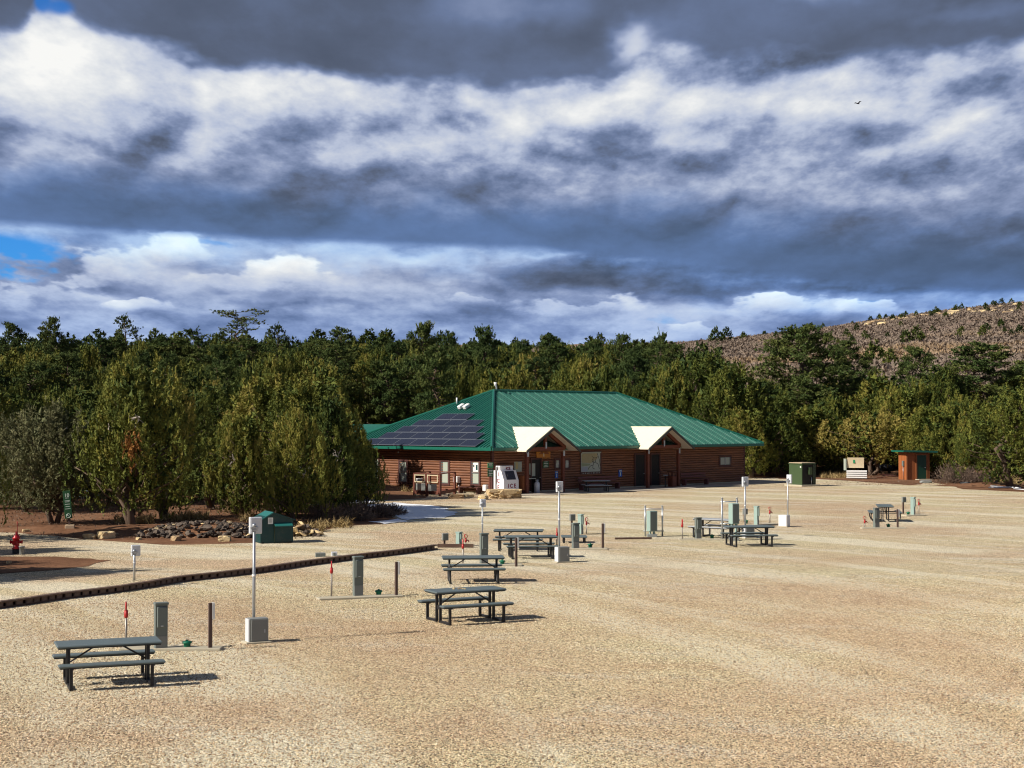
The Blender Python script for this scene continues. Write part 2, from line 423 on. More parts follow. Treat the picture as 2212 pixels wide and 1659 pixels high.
M['signtext'] = mat('pale_sign_lettering', (.60, .70, .60), .5, 0, .1, 8)
M['transg'] = mat('transformer_green', (.048, .078, .034), .45, 0, .08, 3)
M['transd'] = mat('transformer_dark_green', (.018, .034, .018), .5, 0, .1, 3)
M['tan'] = mat('tan_lid', (.48, .36, .24), .7, 0, .1, 3)
M['teal'] = mat('teal_shaded_steel', (.004, .038, .040), .45, 0, .2, 2.5, dirt=(.05, .06, .05), dirtamt=.5)  # teal darkened, so the dumpster's shade is in the colour
M['teallit'] = mat('teal_sunlit_lid', (.02, .14, .13), .4, 0, .1, 3)  # lighter teal for hatch and left roof panel, sunlight painted in
M['icewhite'] = mat('white_ice_chest', (.80, .80, .82), .35, 0, .05, 3)
M['icered'] = mat('dark_red_letters', (.22, .012, .045), .5, 0, .08, 6)
M['black'] = mat('black_rubber', (.012, .012, .014), .6, 0, .2, 5)
M['signwood'] = mat('orange_wood_sign', (.50, .20, .03), .6, 0, .2, 5)
M['osb'] = mat('plywood_sheet', (.58, .48, .32), .75, 0, .15, 3)
M['shed'] = mat('orange_shed_board', (.30, .095, .028), .65, 0, .2, 2, bump=.2)
M['sheddoor'] = mat('green_shed_door', (.006, .045, .025), .45, 0, .1, 3)
M['purple'] = mat('faded_bench_slat', (.16, .06, .055), .7, 0, .15, 3)
M['tyre'] = M['black']
def rockmat(name, a, b_):
    m, n, b = newmat(name)
    p = n.new('ShaderNodeTexCoord').outputs['Object']; rnd = n.new('ShaderNodeObjectInfo').outputs['Random']
    f = n.noise(p, 3.5, 6, .65)
    c = n.mix(n.ss(n.add(f, n.mul(n.sub(rnd, .5), .5)), .3, .7), a, b_)
    n.put(b.inputs['Base Color'], c); b.inputs['Roughness'].default_value = .85
    q = n.new('ShaderNodeBump'); q.inputs['Strength'].default_value = .8; q.inputs['Distance'].default_value = .05
    n.put(q.inputs['Height'], n.noise(p, 9, 6, .65)); n.put(b.inputs['Normal'], q.outputs[0])
    return m
M['rock'] = rockmat('sandstone', (.30, .20, .11), (.62, .48, .26))
M['rubble'] = rockmat('shaded_rubble_stone', (.032, .022, .016), (.14, .105, .078))  # stone darkened: tree shade over the bank is in the colour
def logmat():
    m, n, b = newmat('stained_log')
    p = n.new('ShaderNodeTexCoord').outputs['Object']; rnd = n.new('ShaderNodeObjectInfo').outputs['Random']
    x, y, z = n.sep(p)
    q = n.vec(n.add(x, n.mul(rnd, 37.0)), n.mul(y, 1.0), n.mul(z, 14.0))
    g = n.noise(q, 1.1, 6, .65, .6); w = n.noise(n.vec(n.add(x, n.mul(rnd, 11.0)), 0.0, n.mul(z, .5)), .35, 3, .5)
    c = n.ramp(n.add(n.mul(g, .65), n.mul(w, .35)), [(.3, (.070, .022, .010)), (.5, (.165, .062, .027)), (.72, (.32, .135, .060))])
    n.put(b.inputs['Base Color'], c); b.inputs['Roughness'].default_value = .55
    bu = n.new('ShaderNodeBump'); bu.inputs['Strength'].default_value = .35; bu.inputs['Distance'].default_value = .02
    n.put(bu.inputs['Height'], g); n.put(b.inputs['Normal'], bu.outputs[0])
    return m
M['log'] = logmat()
def wpos(n): return n.new('ShaderNodeNewGeometry').outputs['Position']
def gravelmat(name, road=False):
    m, n, b = newmat(name)
    p = wpos(n); x, y, z = n.sep(p)
    big = n.noise(p, .09, 4, .55); mid = n.noise(p, .55, 4, .6)
    tr = n.noise(n.vec(n.add(n.mul(x, .94), n.mul(y, -.35)), n.add(n.mul(y, 2.4), n.mul(x, 1.0)), 0.0), .22, 4, .6)
    c = n.ramp(big, [(.38, (.57, .425, .28)), (.5, (.61, .495, .315)), (.60, (.63, .55, .35))])
    c = n.mix(n.ss(mid, .4, .75, 0.0, .35), c, (.62, .52, .34))
    # compacted wheel lanes read paler and greyer
    c = n.mix(n.ss(tr, .52, .66, 0.0, .6), c, (.66, .59, .46))
    c = n.mix(n.ss(n.noise(n.vec(n.mul(x, .6), n.mul(y, 1.6), 3.0), .35, 5, .6), .54, .68, 0.0, .5), c, (.50, .33, .19))
    # wheel lanes that sweep round the lot
    rr = n.m('SQRT', n.add(n.m('POWER', n.add(x, 46.0), 2.0), n.m('POWER', n.sub(y, 14.0), 2.0)))
    lane = n.noise(n.vec(n.m('MULTIPLY_ADD', mid, 1.2, rr), n.mul(n.m('ARCTAN2', n.sub(y, 14.0), n.add(x, 46.0)), 2.0), 0.0), .42, 3, .55)
    lane = n.mul(n.ss(lane, .47, .58), n.ss(big, .34, .52))
    c = n.mix(n.mul(lane, .75), c, (.72, .655, .50))
    rut = n.mul(n.ss(n.noise(n.vec(n.mul(rr, 2.2), n.mul(y, .10), 4.0), .9, 3, .6), .63, .72), .30)
    c = n.mix(rut, c, (.36, .26, .17))
    v1 = n.new('ShaderNodeTexVoronoi'); n.put(v1.inputs['Vector'], p); v1.inputs['Scale'].default_value = 40
    v2 = n.new('ShaderNodeTexVoronoi'); n.put(v2.inputs['Vector'], p); v2.inputs['Scale'].default_value = 17
    r1 = n.sep(v1.outputs['Color'])[0]; r2 = n.sep(v2.outputs['Color'])[1]
    # stone tones at random; dark cells paint in the shade of gaps
    k = n.add(n.ramp(r1, [(0, (.12, .12, .12)), (.20, (.36, .36, .36)), (.38, (.85, .85, .85)), (.75, (1.1, 1.1, 1.1)), (1, (1.5, 1.5, 1.5))]), 0)
    k = n.m('MULTIPLY_ADD', n.sub(1.0, k), n.mul(lane, .45), k)
    k1 = n.m('MULTIPLY', k, n.ss(r2, .0, .35, .72, 1.06))
    c = n.mix(1.0, c, n.vec(k1, k1, k1), 'MULTIPLY')
    n.put(b.inputs['Base Color'], c); b.inputs['Roughness'].default_value = .92; b.inputs['Specular IOR Level'].default_value = .15
    bu = n.new('ShaderNodeBump'); bu.inputs['Strength'].default_value = 1.0; bu.inputs['Distance'].default_value = .03
    h = n.add(n.mul(n.sub(1.0, v1.outputs['Distance']), .7), n.add(n.mul(n.sub(1.0, v2.outputs['Distance']), .8), n.mul(n.noise(p, 5, 3, .6), 1.6)))
    n.put(bu.inputs['Height'], h); n.put(b.inputs['Normal'], bu.outputs[0])
    return m
M['gravel'] = gravelmat('tan_gravel')
def stonemat():
    m, n, b = newmat('loose_gravel_stone')
    rnd = n.new('ShaderNodeObjectInfo').outputs['Random']
    p = wpos(n)
    c = n.ramp(rnd, [(0, (.12, .08, .055)), (.22, (.40, .29, .18)), (.55, (.62, .50, .31)), (.85, (.74, .64, .43)), (1, (.82, .77, .60))])
    c = n.mix(n.ss(n.noise(p, .09, 4, .55), .42, .60, .35, .0), c, (.44, .27, .17))
    n.put(b.inputs['Base Color'], c); b.inputs['Roughness'].default_value = .9; b.inputs['Specular IOR Level'].default_value = .2
    return m
M['stone'] = stonemat()
def groundmat():
    m, n, b = newmat('forest_floor')
    p = wpos(n); x, y, z = n.sep(p)
    a = n.noise(p, .35, 5, .6); f = n.noise(p, 4.0, 5, .65)
    dirt = n.ramp(n.add(n.mul(a, .6), n.mul(f, .4)), [(.3, (.085, .040, .022)), (.5, (.17, .085, .047)), (.7, (.27, .155, .09))])
    a2 = n.noise(p, .02, 5, .6); f2 = n.noise(p, .25, 5, .65)
    hill = n.ramp(n.add(n.mul(a2, .55), n.mul(f2, .45)), [(.36, (.16, .115, .10)), (.5, (.22, .155, .115)), (.62, (.27, .18, .11)), (.72, (.42, .32, .19))])
    n.put(b.inputs['Base Color'], n.mix(n.ss(y, 165.0, 200.0), dirt, hill)); b.inputs['Roughness'].default_value = .95; b.inputs['Specular IOR Level'].default_value = .1
    bu = n.new('ShaderNodeBump'); bu.inputs['Strength'].default_value = .7; bu.inputs['Distance'].default_value = .08
    n.put(bu.inputs['Height'], n.noise(p, 6, 6, .7)); n.put(b.inputs['Normal'], bu.outputs[0])
    return m
M['ground'] = groundmat()
M['dirt'] = M['ground']
def snowmat():
    m, n, b = newmat('old_snow'); p = wpos(n)
    c = n.mix(n.ss(n.noise(p, 2.2, 5, .65), .60, .70), (.86, .88, .92), (.40, .34, .30))
    n.put(b.inputs['Base Color'], c); b.inputs['Roughness'].default_value = .7
    bu = n.new('ShaderNodeBump'); bu.inputs['Strength'].default_value = .6; bu.inputs['Distance'].default_value = .05
    n.put(bu.inputs['Height'], n.noise(p, 5, 4, .6)); n.put(b.inputs['Normal'], bu.outputs[0])
    return m
M['snow'] = snowmat()
M['bark'] = mat('grey_brown_bark', (.11, .075, .052), .9, 0, .4, 5, bump=.8, bscale=14, stretch=(1, 1, .25))
M['deadwood'] = mat('bleached_dead_wood', (.46, .40, .34), .85, 0, .2, 6)
def leafmat(name, stops, hue=.05):
    m, n, b = newmat(name)
    t = n.new('ShaderNodeAttribute', attribute_name='tint').outputs['Fac']
    rnd = n.new('ShaderNodeObjectInfo').outputs['Random']
    c = n.ramp(n.m('MULTIPLY_ADD', n.sub(rnd, .5), .45, t, clamp=True), stops)
    n.put(b.inputs['Base Color'], c); b.inputs['Roughness'].default_value = .75; b.inputs['Specular IOR Level'].default_value = .18
    return m
M['juniper'] = leafmat('juniper_foliage', [(0, (.024, .044, .010)), (.3, (.066, .090, .017)), (.6, (.145, .160, .029)), (.85, (.235, .215, .040)), (1, (.31, .25, .065))])
M['pine'] = leafmat('pine_foliage', [(0, (.026, .050, .014)), (.5, (.062, .094, .024)), (1, (.13, .145, .036))])
M['greyjuniper'] = leafmat('grey_green_foliage', [(0, (.055, .068, .030)), (.5, (.13, .135, .060)), (1, (.21, .20, .10))])
M['scrub'] = leafmat('bare_oak_scrub', [(0, (.14, .108, .086)), (.45, (.20, .155, .122)), (.7, (.245, .18, .122)), (1, (.30, .20, .105))])
M['rust'] = leafmat('dead_rusty_foliage', [(0, (.16, .06, .015)), (1, (.36, .17, .045))])
M['grass'] = leafmat('dry_grass', [(0, (.18, .12, .05)), (1, (.50, .38, .18))])
M['twig'] = leafmat('bare_twigs', [(0, (.09, .06, .045)), (1, (.22, .16, .12))])
# ------------------------------------------------------------------ ground
def make_ground():
    xs = np.concatenate([np.linspace(-2500, -420, 14), np.linspace(-400, 400, 161), np.linspace(420, 2500, 14)])
    ys = np.concatenate([np.linspace(-400, 70, 10), np.linspace(80, 120, 9), np.linspace(125, 820, 140), np.linspace(840, 4500, 20)])
    X, Y = np.meshgrid(xs, ys); Z = gz(X, Y)
    rng = np.random.default_rng(3)
    Z = Z + np.where(Y > 190, rng.normal(0, .35, X.shape), 0) - np.where(Y > 1200, (Y - 1200) * .01, 0)
    Z = np.maximum(Z, -60)
    V = np.stack([X, Y, Z], -1).reshape(-1, 3); nx = len(xs); ny = len(ys)
    i = np.arange(nx - 1)[None, :] + nx * np.arange(ny - 1)[:, None]; i = i.ravel()
    F = np.concatenate([np.stack([i, i + 1, i + nx + 1], -1), np.stack([i, i + nx + 1, i + nx], -1)])
    tag(link('ground', fast_mesh('ground', V, F, [M['ground']], smooth=True)), kind='structure')
make_ground()
def ragged(pts, step=1.2, amp=.35, seed=1, close=True):
    rng = random.Random(seed); out = []
    n = len(pts)
    for i in range(n if close else n - 1):
        a = Vector(pts[i]); b = Vector(pts[(i + 1) % n]); L = (b - a).length
        k = max(1, min(60, int(L / step))); nn = Vector((-(b - a).y, (b - a).x, 0)).normalized() if L > 0 else Vector()
        for j in range(k):
            q = a.lerp(b, j / k)
            if j: q += nn * rng.uniform(-amp, amp)
            out.append(q)
    return out
def sheet(name, pts, z, m, kind='structure', thick=0.0):
    bm = bmesh.new(); vs = [bm.verts.new((p[0], p[1], z)) for p in pts]
    es = [bm.edges.new((vs[i], vs[(i + 1) % len(vs)])) for i in range(len(vs))]
    bmesh.ops.triangle_fill(bm, use_beauty=True, edges=es)
    for f in bm.faces:
        if f.normal.z < 0: f.normal_flip()
    me = bpy.data.meshes.new(name); bm.to_mesh(me); bm.free(); me.materials.append(m)
    return tag(link(name, me), kind=kind)
lotV = [(-500, 1140), (0, 1149), (110, 1157), (211, 1167), (351, 1177), (547, 1173), (664, 1151), (742, 1136), (860, 1129), (850, 1100), (775, 1086), (790, 1052), (1000, 1035), (1300, 1030), (1590, 1022),
        (1700, 1021), (1763, 1035), (1850, 1040), (1947, 1047), (1969, 1048.5), (2012, 1042), (2045, 1047.5), (2078, 1057), (2212, 1063), (2500, 1068)]
lot = [G(x, y) for x, y in lotV] + [Vector((70, 20, 0)), Vector((70, -30, 0)), Vector((-70, -30, 0)), Vector((-70, 30, 0))]
sheet('gravel_lot', ragged(lot, 1.0, .22, 5), .004, M['gravel'])
sheet('dirt_patch', ragged([G(x, y) for x, y in [(-300, 1200), (0, 1203), (120, 1203), (240, 1211), (190, 1224), (90, 1234), (0, 1240), (-300, 1252)]], .5, .16, 8), .016, M['dirt'])
M['asphalt'] = mat('grey_back_road', (.17, .17, .19), .8, 0, .25, .4, dirt=(.6, .62, .66), dirtamt=.75)
sheet('back_road', ragged([G(x, y) for x, y in [(1560, 1008), (1700, 1006), (1830, 1007), (1850, 1013), (1760, 1019), (1640, 1016), (1560, 1019)]], 1.5, .2, 9), .012, M['asphalt'])
sheet('dirt_strip', ragged([G(x, y) for x, y in [(1775, 1012), (1850, 1012), (2000, 1012), (2240, 1020), (2250, 1062), (2080, 1055.5), (2047, 1046.5), (2012, 1041), (1970, 1046.5), (1880, 1041), (1772, 1034)]], 1.0, .25, 19), .018, M['dirt'])
for k, pts in enumerate([[(785, 1092), (850, 1086), (930, 1092), (985, 1106), (960, 1119), (880, 1124), (850, 1112), (800, 1104)],
                         [(795, 1128), (860, 1121), (880, 1128), (830, 1133)], [(655, 1092), (700, 1088), (740, 1098), (700, 1104)], [(740, 1082), (800, 1078), (820, 1084), (760, 1090)]]):
    tag(sheet('snow_patch', ragged([G(x, y) for x, y in pts], .7, .28, 30 + k), .022 + .004 * k, M['snow']), kind='structure')
# ------------------------------------------------------------------ log building
C0 = Vector((-1.3, 100.4, 0)); BA = R(45)
HU = Vector((math.cos(BA), math.sin(BA), 0)); HV = Vector((-math.sin(BA), math.cos(BA), 0))
def bw(x, y, z=0): return C0 + HU * x + HV * y + Vector((0, 0, z))
def bplane(px, py, axis, val):
    """local building coordinates where the sight line (px,py) meets local plane axis=val"""
    o = Vector((0, 0, CAMZ)) - C0; d = ray(px, py)
    lo = Vector((o.dot(HU), o.dot(HV), o.z)); ld = Vector((d.dot(HU), d.dot(HV), d.z))
    t = (val - lo[axis]) / ld[axis]
    return lo + ld * t
FW = lambda x, y, v=-.06: bplane(x, y, 1, v)      # front wall
LW = lambda x, y, v=-.06: bplane(x, y, 0, v)      # left wall
Z1 = lambda x, y: ((1340 + x * .36166) / 1.73599, (1420 + y * .36166) / 1.73599)
Z2 = lambda x, y: ((2060 + x * .36166) / 1.73599, (1420 + y * .36166) / 1.73599)
LX, LY, EZ, RZ, K = 27.3, 14.2, 3.05, 6.95, .4815
house = empty('log_building', C0, BA, 'long log sided building with green hip roof and two cream porch gables', 'building')
def part(mb, name, m, parent=house): return mb.build(name, m, parent)
part(MB().box((LX / 2, LY / 2, 1.48), (LX - .04, LY - .04, 2.96)), 'wall_core', M['browntrim'])
part(MB().box((LX / 2, LY / 2, .06), (LX + .16, LY + .16, .12)), 'foundation', M['conc'])
def logprof(L, h=.17, d=.075):
    mb = MB(); n = 6; vs = []
    for e in (0, L):
        for k in range(n + 1):
            a = math.pi * k / n
            vs.append((e, -d * math.sin(a) ** .8 if 0 < k < n else 0.0, -h / 2 * math.cos(a) * .985))
    fs = [(k, k + 1, n + 2 + k, n + 1 + k) for k in range(n)] + [tuple(range(n, -1, -1)), tuple(range(n + 1, 2 * n + 2))]
    mb._add(vs, fs, False)
    return mb.mesh('log', M['log'])
for L, loc, rz in ((LX, (0, -.022, 0), 0), (LY, (-.022, LY, 0), R(-90)), (LY, (LX + .022, 0, 0), R(90))):
    me = logprof(L)
    for k in range(16):
        o = link('log', me, house, (loc[0], loc[1], .20 + .17 * k), rz)
for x, y in ((0, 0), (LX, 0), (0, LY), (LX, LY)):
    part(MB().box((x, y, 1.5), (.2, .2, 2.86), bev=.01), 'corner_board', M['browntrim'])
# roof
x0, x1, y0, y1 = -1.0, LX + 1.25, -1.0, LY + 1.0
ym = (y0 + y1) / 2; rh = ym - y0
ra, rb = (x0 + rh, ym, RZ), (x1 - rh, ym, RZ)
def rz_front(y): return EZ + (RZ - EZ) * (y - y0) / rh
def rz_left(x): return EZ + (RZ - EZ) * (x - x0) / rh
slopes = {'front': [(x0, y0, EZ), (x1, y0, EZ), rb, ra], 'left': [(x0, y1, EZ), (x0, y0, EZ), ra], 'right': [(x1, y0, EZ), (x1, y1, EZ), rb], 'back': [(x1, y1, EZ), (x0, y1, EZ), ra, rb]}
sl = {}
for k, poly in slopes.items(): sl[k] = part(MB().prism(poly, (0, 0, -.05)), 'roof_slope', M['roofg'])
part(MB().box(((x0 + x1) / 2, (y0 + y1) / 2, EZ - .16), (x1 - x0 - .1, y1 - y0 - .1, .05)), 'soffit', M['soffit'])
def fascia(a, b):
    d = Vector(b) - Vector(a); L = d.length; c = (Vector(a) + Vector(b)) / 2; an = math.atan2(d.y, d.x)
    part(MB().box((c.x, c.y, EZ - .10), (L, .09, .20), rotz(an), bev=.015), 'gutter', M['trimg'])
e = .05
for a, b in (((x0, y0 - e), (x1, y0 - e)), ((x0 - e, y0), (x0 - e, y1)), ((x1 + e, y0), (x1 + e, y1)), ((x0, y1 + e), (x1, y1 + e))): fascia((*a, 0), (*b, 0))
def seam_mesh(L, big=False):
    key = round(L, 2)
    mb = MB(); mb.box((0, L / 2, .03 if big else .022), (.05 if big else .04, L, .07 if big else .055)); return mb.mesh('seam', M['ribg' if big else 'roofg'])
P1x, P2x, PHW = 3.65, 15.95, 2.55
sp = .305; ri = 0; an = math.atan((RZ - EZ) / rh); cs = math.cos(an)
i = 0; x = x0 + .2
while x < x1 - .1:
    yt = min(ym, y0 + (x - x0), y0 + (x1 - x)) - .05
    ys = y0
    for pc in (P1x, P2x):
        d = abs(x - pc)
        if d < PHW: ys = y0 + max(0.0, ((4.39 - d * .596) - EZ) / ((RZ - EZ) / rh)) 
    if yt - ys > .15:
        ri += 1; o = link('seam', seam_mesh((yt - ys) / cs, ri % 3 == 0), sl['front'], (x, ys, rz_front(ys))); o.rotation_euler = (an, 0, 0)
    x += sp
y = y0 + .2
while y < y1 - .1:
    xt = min(x0 + rh, x0 + (y - y0), x0 + (y1 - y)) - .05
    if xt - x0 > .15:
        ri += 1; o = link('seam', seam_mesh((xt - x0) / cs, ri % 3 == 0), sl['left'], (x0, y, EZ)); o.rotation_euler = Euler((0, -an, 0)).to_matrix().to_euler()
        o.matrix_local = Matrix.Translation((x0, y, EZ)) @ Matrix.Rotation(-an, 4, 'Y') @ Matrix.Rotation(R(-90), 4, 'Z')
    y += sp
def cap(a, b, w=.11):
    part(MB().tube([Vector(a) + Vector((0, 0, .02)), Vector(b) + Vector((0, 0, .02))], w, 6, smooth=False), 'ridge_cap', M['trimg'])
cap(ra, rb); cap((x0, y0, EZ), ra); cap((x1, y0, EZ), rb); cap((x0, y1, EZ), ra); cap((x1, y1, EZ), rb)
# lower wing behind the left end
wing = MB().box((4, 16.6, 1.45), (6, 4.8, 2.9)); part(wing, 'wing_wall', M['soffit'])
part(MB().prism([(0, 13.6, 3.0), (4, 13.6, 4.55), (8, 13.6, 3.0), (8, 13.6, 2.9), (4, 13.6, 4.4), (0, 13.6, 2.9)], (0, 6.0, 0)), 'wing_roof', M['roofg'])
# solar array on the left slope
def LR(px, py, lift=.12):
    """left roof slope: (local y, distance up the slope)"""
    o = Vector((0, 0, CAMZ)) - C0; d = ray(px, py)
    lo = Vector((o.dot(HU), o.dot(HV), o.z)); ld = Vector((d.dot(HU), d.dot(HV), d.z))
    k = (RZ - EZ) / rh
    t = (EZ + lift + (lo.x - x0) * k - lo.z) / (ld.z - k * ld.x)
    q = lo + ld * t
    return q.y, (q.x - x0) / cs
PL, PH = 1.66, 1.0
panelm = MB(); panelm.cur = 0; panelm.box((0, 0, 0), (PH - .035, PL - .035, .035)); panelm.cur = 1; panelm.box((0, 0, .016), (PH - .12, PL - .10, .012))
pm = panelm.mesh('solar_panel', [M['solarf'], M['solar']])
rows = [(1230, 703, 7), (1245, 622, 6), (1250, 547, 5), (1262, 472, 4), (1170, 402, 2)]
for j, (zx, zy, cnt) in enumerate(rows):
    yy, s0 = LR(*Z1(zx, zy)); 
    if j == 0: base = s0
    s_c = base + j * PH + PH / 2
    for q in range(cnt):
        yc = yy + PL / 2 + q * PL
        o = link('solar_panel', pm, house)
        o.matrix_local = Matrix.Translation((x0 + s_c * cs, yc, EZ + s_c * math.sin(an))) @ Matrix.Rotation(-an, 4, 'Y') @ Matrix.Translation((0, 0, .13))
# roof vents
def onroofL(px, py, lift=0): yy, s = LR(px, py, lift); return Vector((x0 + s * cs, yy, EZ + s * math.sin(an)))
for zx in (1075, 1130):
    p = onroofL(*Z1(zx, 318))
    v = part(MB().box((p.x, p.y, p.z + .22), (.5, .32, .22), Matrix.Rotation(-an, 3, 'Y'), bev=.03), 'roof_vent', M['white'])
    part(MB().box((p.x, p.y, p.z + .08), (.36, .2, .16)), 'vent_curb', M['galv'], v)
p = onroofL(*Z1(1032, 262)); part(MB().tube([p, p + Vector((0, 0, .45))], .06, 8), 'vent_pipe', M['white'])
part(MB().tube([Vector(ra) + Vector((.25, 0, 0)), Vector(ra) + Vector((.25, 0, .3)), Vector(ra) + Vector((.15, 0, .42)), Vector(ra) + Vector((.15, 0, .62))], [.05, .05, .09, .12], 8), 'chimney_pipe', M['white'])
part(MB().box((12.5, ym + .4, RZ + .06), (1.4, .3, .12)), 'ridge_vent', M['white'])
# porch gables
for pc in (P1x, P2x):
    TB = .78
    fr, rz_, ez = -2.06, 4.39, 2.87; yb = y0 + (rz_ - EZ) / ((RZ - EZ) / rh)
    pg = part(MB().prism([(pc, fr, rz_), (pc - PHW, fr, ez), (pc - PHW, -.95, ez), (pc, yb + .1, rz_)], (0, 0, -.07)), 'porch_roof', M['cream'])
    part(MB().prism([(pc + PHW, fr, ez), (pc, fr, rz_), (pc, yb + .1, rz_), (pc + PHW, -.95, ez)], (0, 0, -.07)), 'porch_roof', M['cream'])
    for sgn in (-1, 1):
        a = Vector((pc, fr - .03, rz_ - .03)); b = Vector((pc + sgn * (PHW + .02), fr - .03, ez - .03))
        part(MB().prism([a, b, b + Vector((0, 0, -.16)), a + Vector((0, 0, -.18))], (0, -.05, 0)), 'rake_board', M['rake'])
        part(MB().prism([(pc, fr + .05, rz_ - .075), (pc + sgn * PHW, fr + .05, ez - .075), (pc + sgn * PHW, -.1, ez - .075), (pc, -.1, rz_ - .075)], (0, 0, -.02)), 'porch_soffit', M['soffit'])
        # post, knee and rafter beam
        px_ = pc + sgn * 1.73
        po = part(MB().box((px_, fr + TB, 1.34), (.22, .22, 2.68), bev=.02), 'porch_post', M['beam'])
        part(MB().box((px_, fr + TB - .125, 2.62), (.16, .02, .36)), 'metal_plate', M['galv'], po)
        part(MB().prism([(pc, fr + TB - .1, rz_ - .11), (px_ + sgn * .2, fr + TB - .1, rz_ - .11 - 1.93 * .596), (px_ + sgn * .2, fr + TB - .1, rz_ - .35 - 1.93 * .596), (pc, fr + TB - .1, rz_ - .35)], (0, .2, 0)), 'rafter', M['beam'])
    part(MB().box((pc, fr + TB, 2.94), (3.7, .19, .24), bev=.01), 'tie_beam', M['beam'])
    kp = part(MB().box((pc, fr + TB - .02, 3.6), (.18, .16, 1.0)), 'king_post', M['beam'])
    part(MB().box((pc, fr + TB - .12, 3.17), (.14, .02, .42)), 'metal_plate', M['galv'], kp)
    part(MB().prism([(pc - 2.1, -.10, 2.95), (pc + 2.1, -.10, 2.95), (pc, -.10, 4.2)], (0, .08, 0)), 'gable_infill', M['dark'])  # black sheet painting the shade inside the gable
# windows
def window(ax, lo, hi, z0, z1, name='window', twopane=True, poster=None):
    """on the left wall (ax=1, spans y) or the front wall (ax=0, spans x)"""
    c = (lo + hi) / 2; w = abs(hi - lo); h = z1 - z0; zc = (z0 + z1) / 2
    def P(u, off): return (u, -off, 0) if ax == 0 else (-off, u, 0)
    def D(a, b, cc): return (a, b, cc) if ax == 0 else (b, a, cc)
    def bx(mb, u, off, z, a, b, cc):
        p = P(u, off); mb.box((p[0], p[1], z), D(a, b, cc)); return mb
    w0 = part(bx(MB(), c, .05, zc, w, .08, h), name, M['glass'])
    f = MB()
    for u in (lo - .06, hi + .06): bx(f, u, .085, zc, .14, .09, h + .24)
    bx(f, c, .083, z1 + .06, w, .086, .13); bx(f, c, .083, z0 - .06, w, .086, .13)
    part(f, 'frame', M['browntrim'], w0)
    s_ = MB(); bx(s_, c, .10, zc if ax else zc, w, .03, .05) if twopane else bx(s_, c, .10, zc, .05, .03, h)
    for u in (lo + .02, hi - .02): bx(s_, u, .098, zc, .035, .03, h - .06)
    part(s_, 'sash', M['galv'], w0)
    b = MB()
    if twopane: bx(b, c + (.02 if ax == 0 else -.05), .094, zc + h * .25, w * .60, .012, h * .42); bx(b, c - .02, .094, zc - h * .25, w * .72, .012, h * .42)
    else: bx(b, c - w * .24, .094, zc, w * .38, .012, h * .86); bx(b, c + w * .24, .094, zc, w * .38, .012, h * .86)
    part(b, 'blind', M['blind'], w0)
    return w0
for k, (xa, xb) in enumerate([(443, 520), (873, 950), (1190, 1268), (172, 224)]):
    a = LW(*Z1(xa, 960)); b = LW(*Z1(xb, 960)); zt = LW(*Z1((xa + xb) / 2, 858)).z; zb = LW(*Z1((xa + xb) / 2, 1072 + 14 * (k > 0) + 8 * (k > 1))).z
    if k == 3: zt, zb = 2.12, .72
    w = window(1, min(a.y, b.y), max(a.y, b.y), zb, zt)
    if k == 2:
        yc = (a.y + b.y) / 2
        part(MB().box((-.125, yc - .05, zb + (zt - zb) * .74), (.01, .5, .58)), 'notice', M['white'], w)
        part(MB().box((-.133, yc - .16, zb + (zt - zb) * .74), (.008, .17, .34)), 'notice_print', M['teal'], w)
        part(MB().box((-.133, yc + .12, zb + (zt - zb) * .80), (.008, .10, .16)), 'notice_print', M['teal'], w)
def fx(zf, x, y, v=-.06): return FW(*zf(x, y), v)
a, b = fx(Z2, 1765, 860), fx(Z2, 1872, 860); window(0, a.x, b.x, fx(Z2, 1820, 895).z, fx(Z2, 1820, 812).z, twopane=False)
for z, xa, xb in ((Z1, 2050, 2078), (Z1, 2150, 2178)):
    a, b = fx(z, xa, 880), fx(z, xb, 880); window(0, a.x, b.x + .1, fx(z, xa, 925).z, fx(z, xa, 845).z)
# doors
def door(xa, xb, ztop, m='dark'):
    d = part(MB().box(((xa + xb) / 2, -.075, ztop / 2 + .06), (xb - xa, .08, ztop - .12)), 'door', M[m])
    f = MB()
    for u in (xa - .06, xb + .06): f.box((u, -.09, ztop / 2 + .06), (.12, .12, ztop - .1))
    f.box(((xa + xb) / 2, -.09, ztop + .06), (xb - xa + .24, .12, .12)); part(f, 'door_frame', M['browntrim'], d)
    part(MB().tube([(xb - .14, -.13, 1.0), (xb - .14, -.18, 1.0), (xb - .02, -.18, 1.0)], .018, 6), 'door_handle', M['galv'], d)
    return d
a, b = fx(Z1, 1800, 900), fx(Z1, 1892, 900)
d1 = door(a.x, b.x, 2.2)
a = fx(Z1, 1785, 880, -.13); b = fx(Z1, 1845, 1010, -.13)
part(MB().prism([(a.x, -.12, a.z), (b.x, -.12, a.z), (b.x, -.12, b.z), (a.x + .18, -.12, b.z), (a.x, -.12, b.z + .14)], (0, -.012, 0)), 'notice', M['blind'], d1)
a, b = fx(Z2, 885, 900), fx(Z2, 978, 900); door(a.x, b.x, 2.35)
a, b = fx(Z2, 1050, 900), fx(Z2, 1132, 900); door(a.x, b.x, 2.35)
a, b = fx(Z1, 1622, 915), fx(Z1, 1700, 915)
nb = part(MB().box(((a.x + b.x) / 2, -.10, (fx(Z1, 1660, 860).z + fx(Z1, 1660, 965).z) / 2), (b.x - a.x, .05, fx(Z1, 1660, 860).z - fx(Z1, 1660, 965).z), bev=.01), 'notice_board', M['blind'])
part(MB().box((a.x + .22, -.130, fx(Z1, 1660, 900).z), (.22, .008, .45)), 'yellow_poster', mat('yellow_poster', (.5, .42, .2), .6), nb)
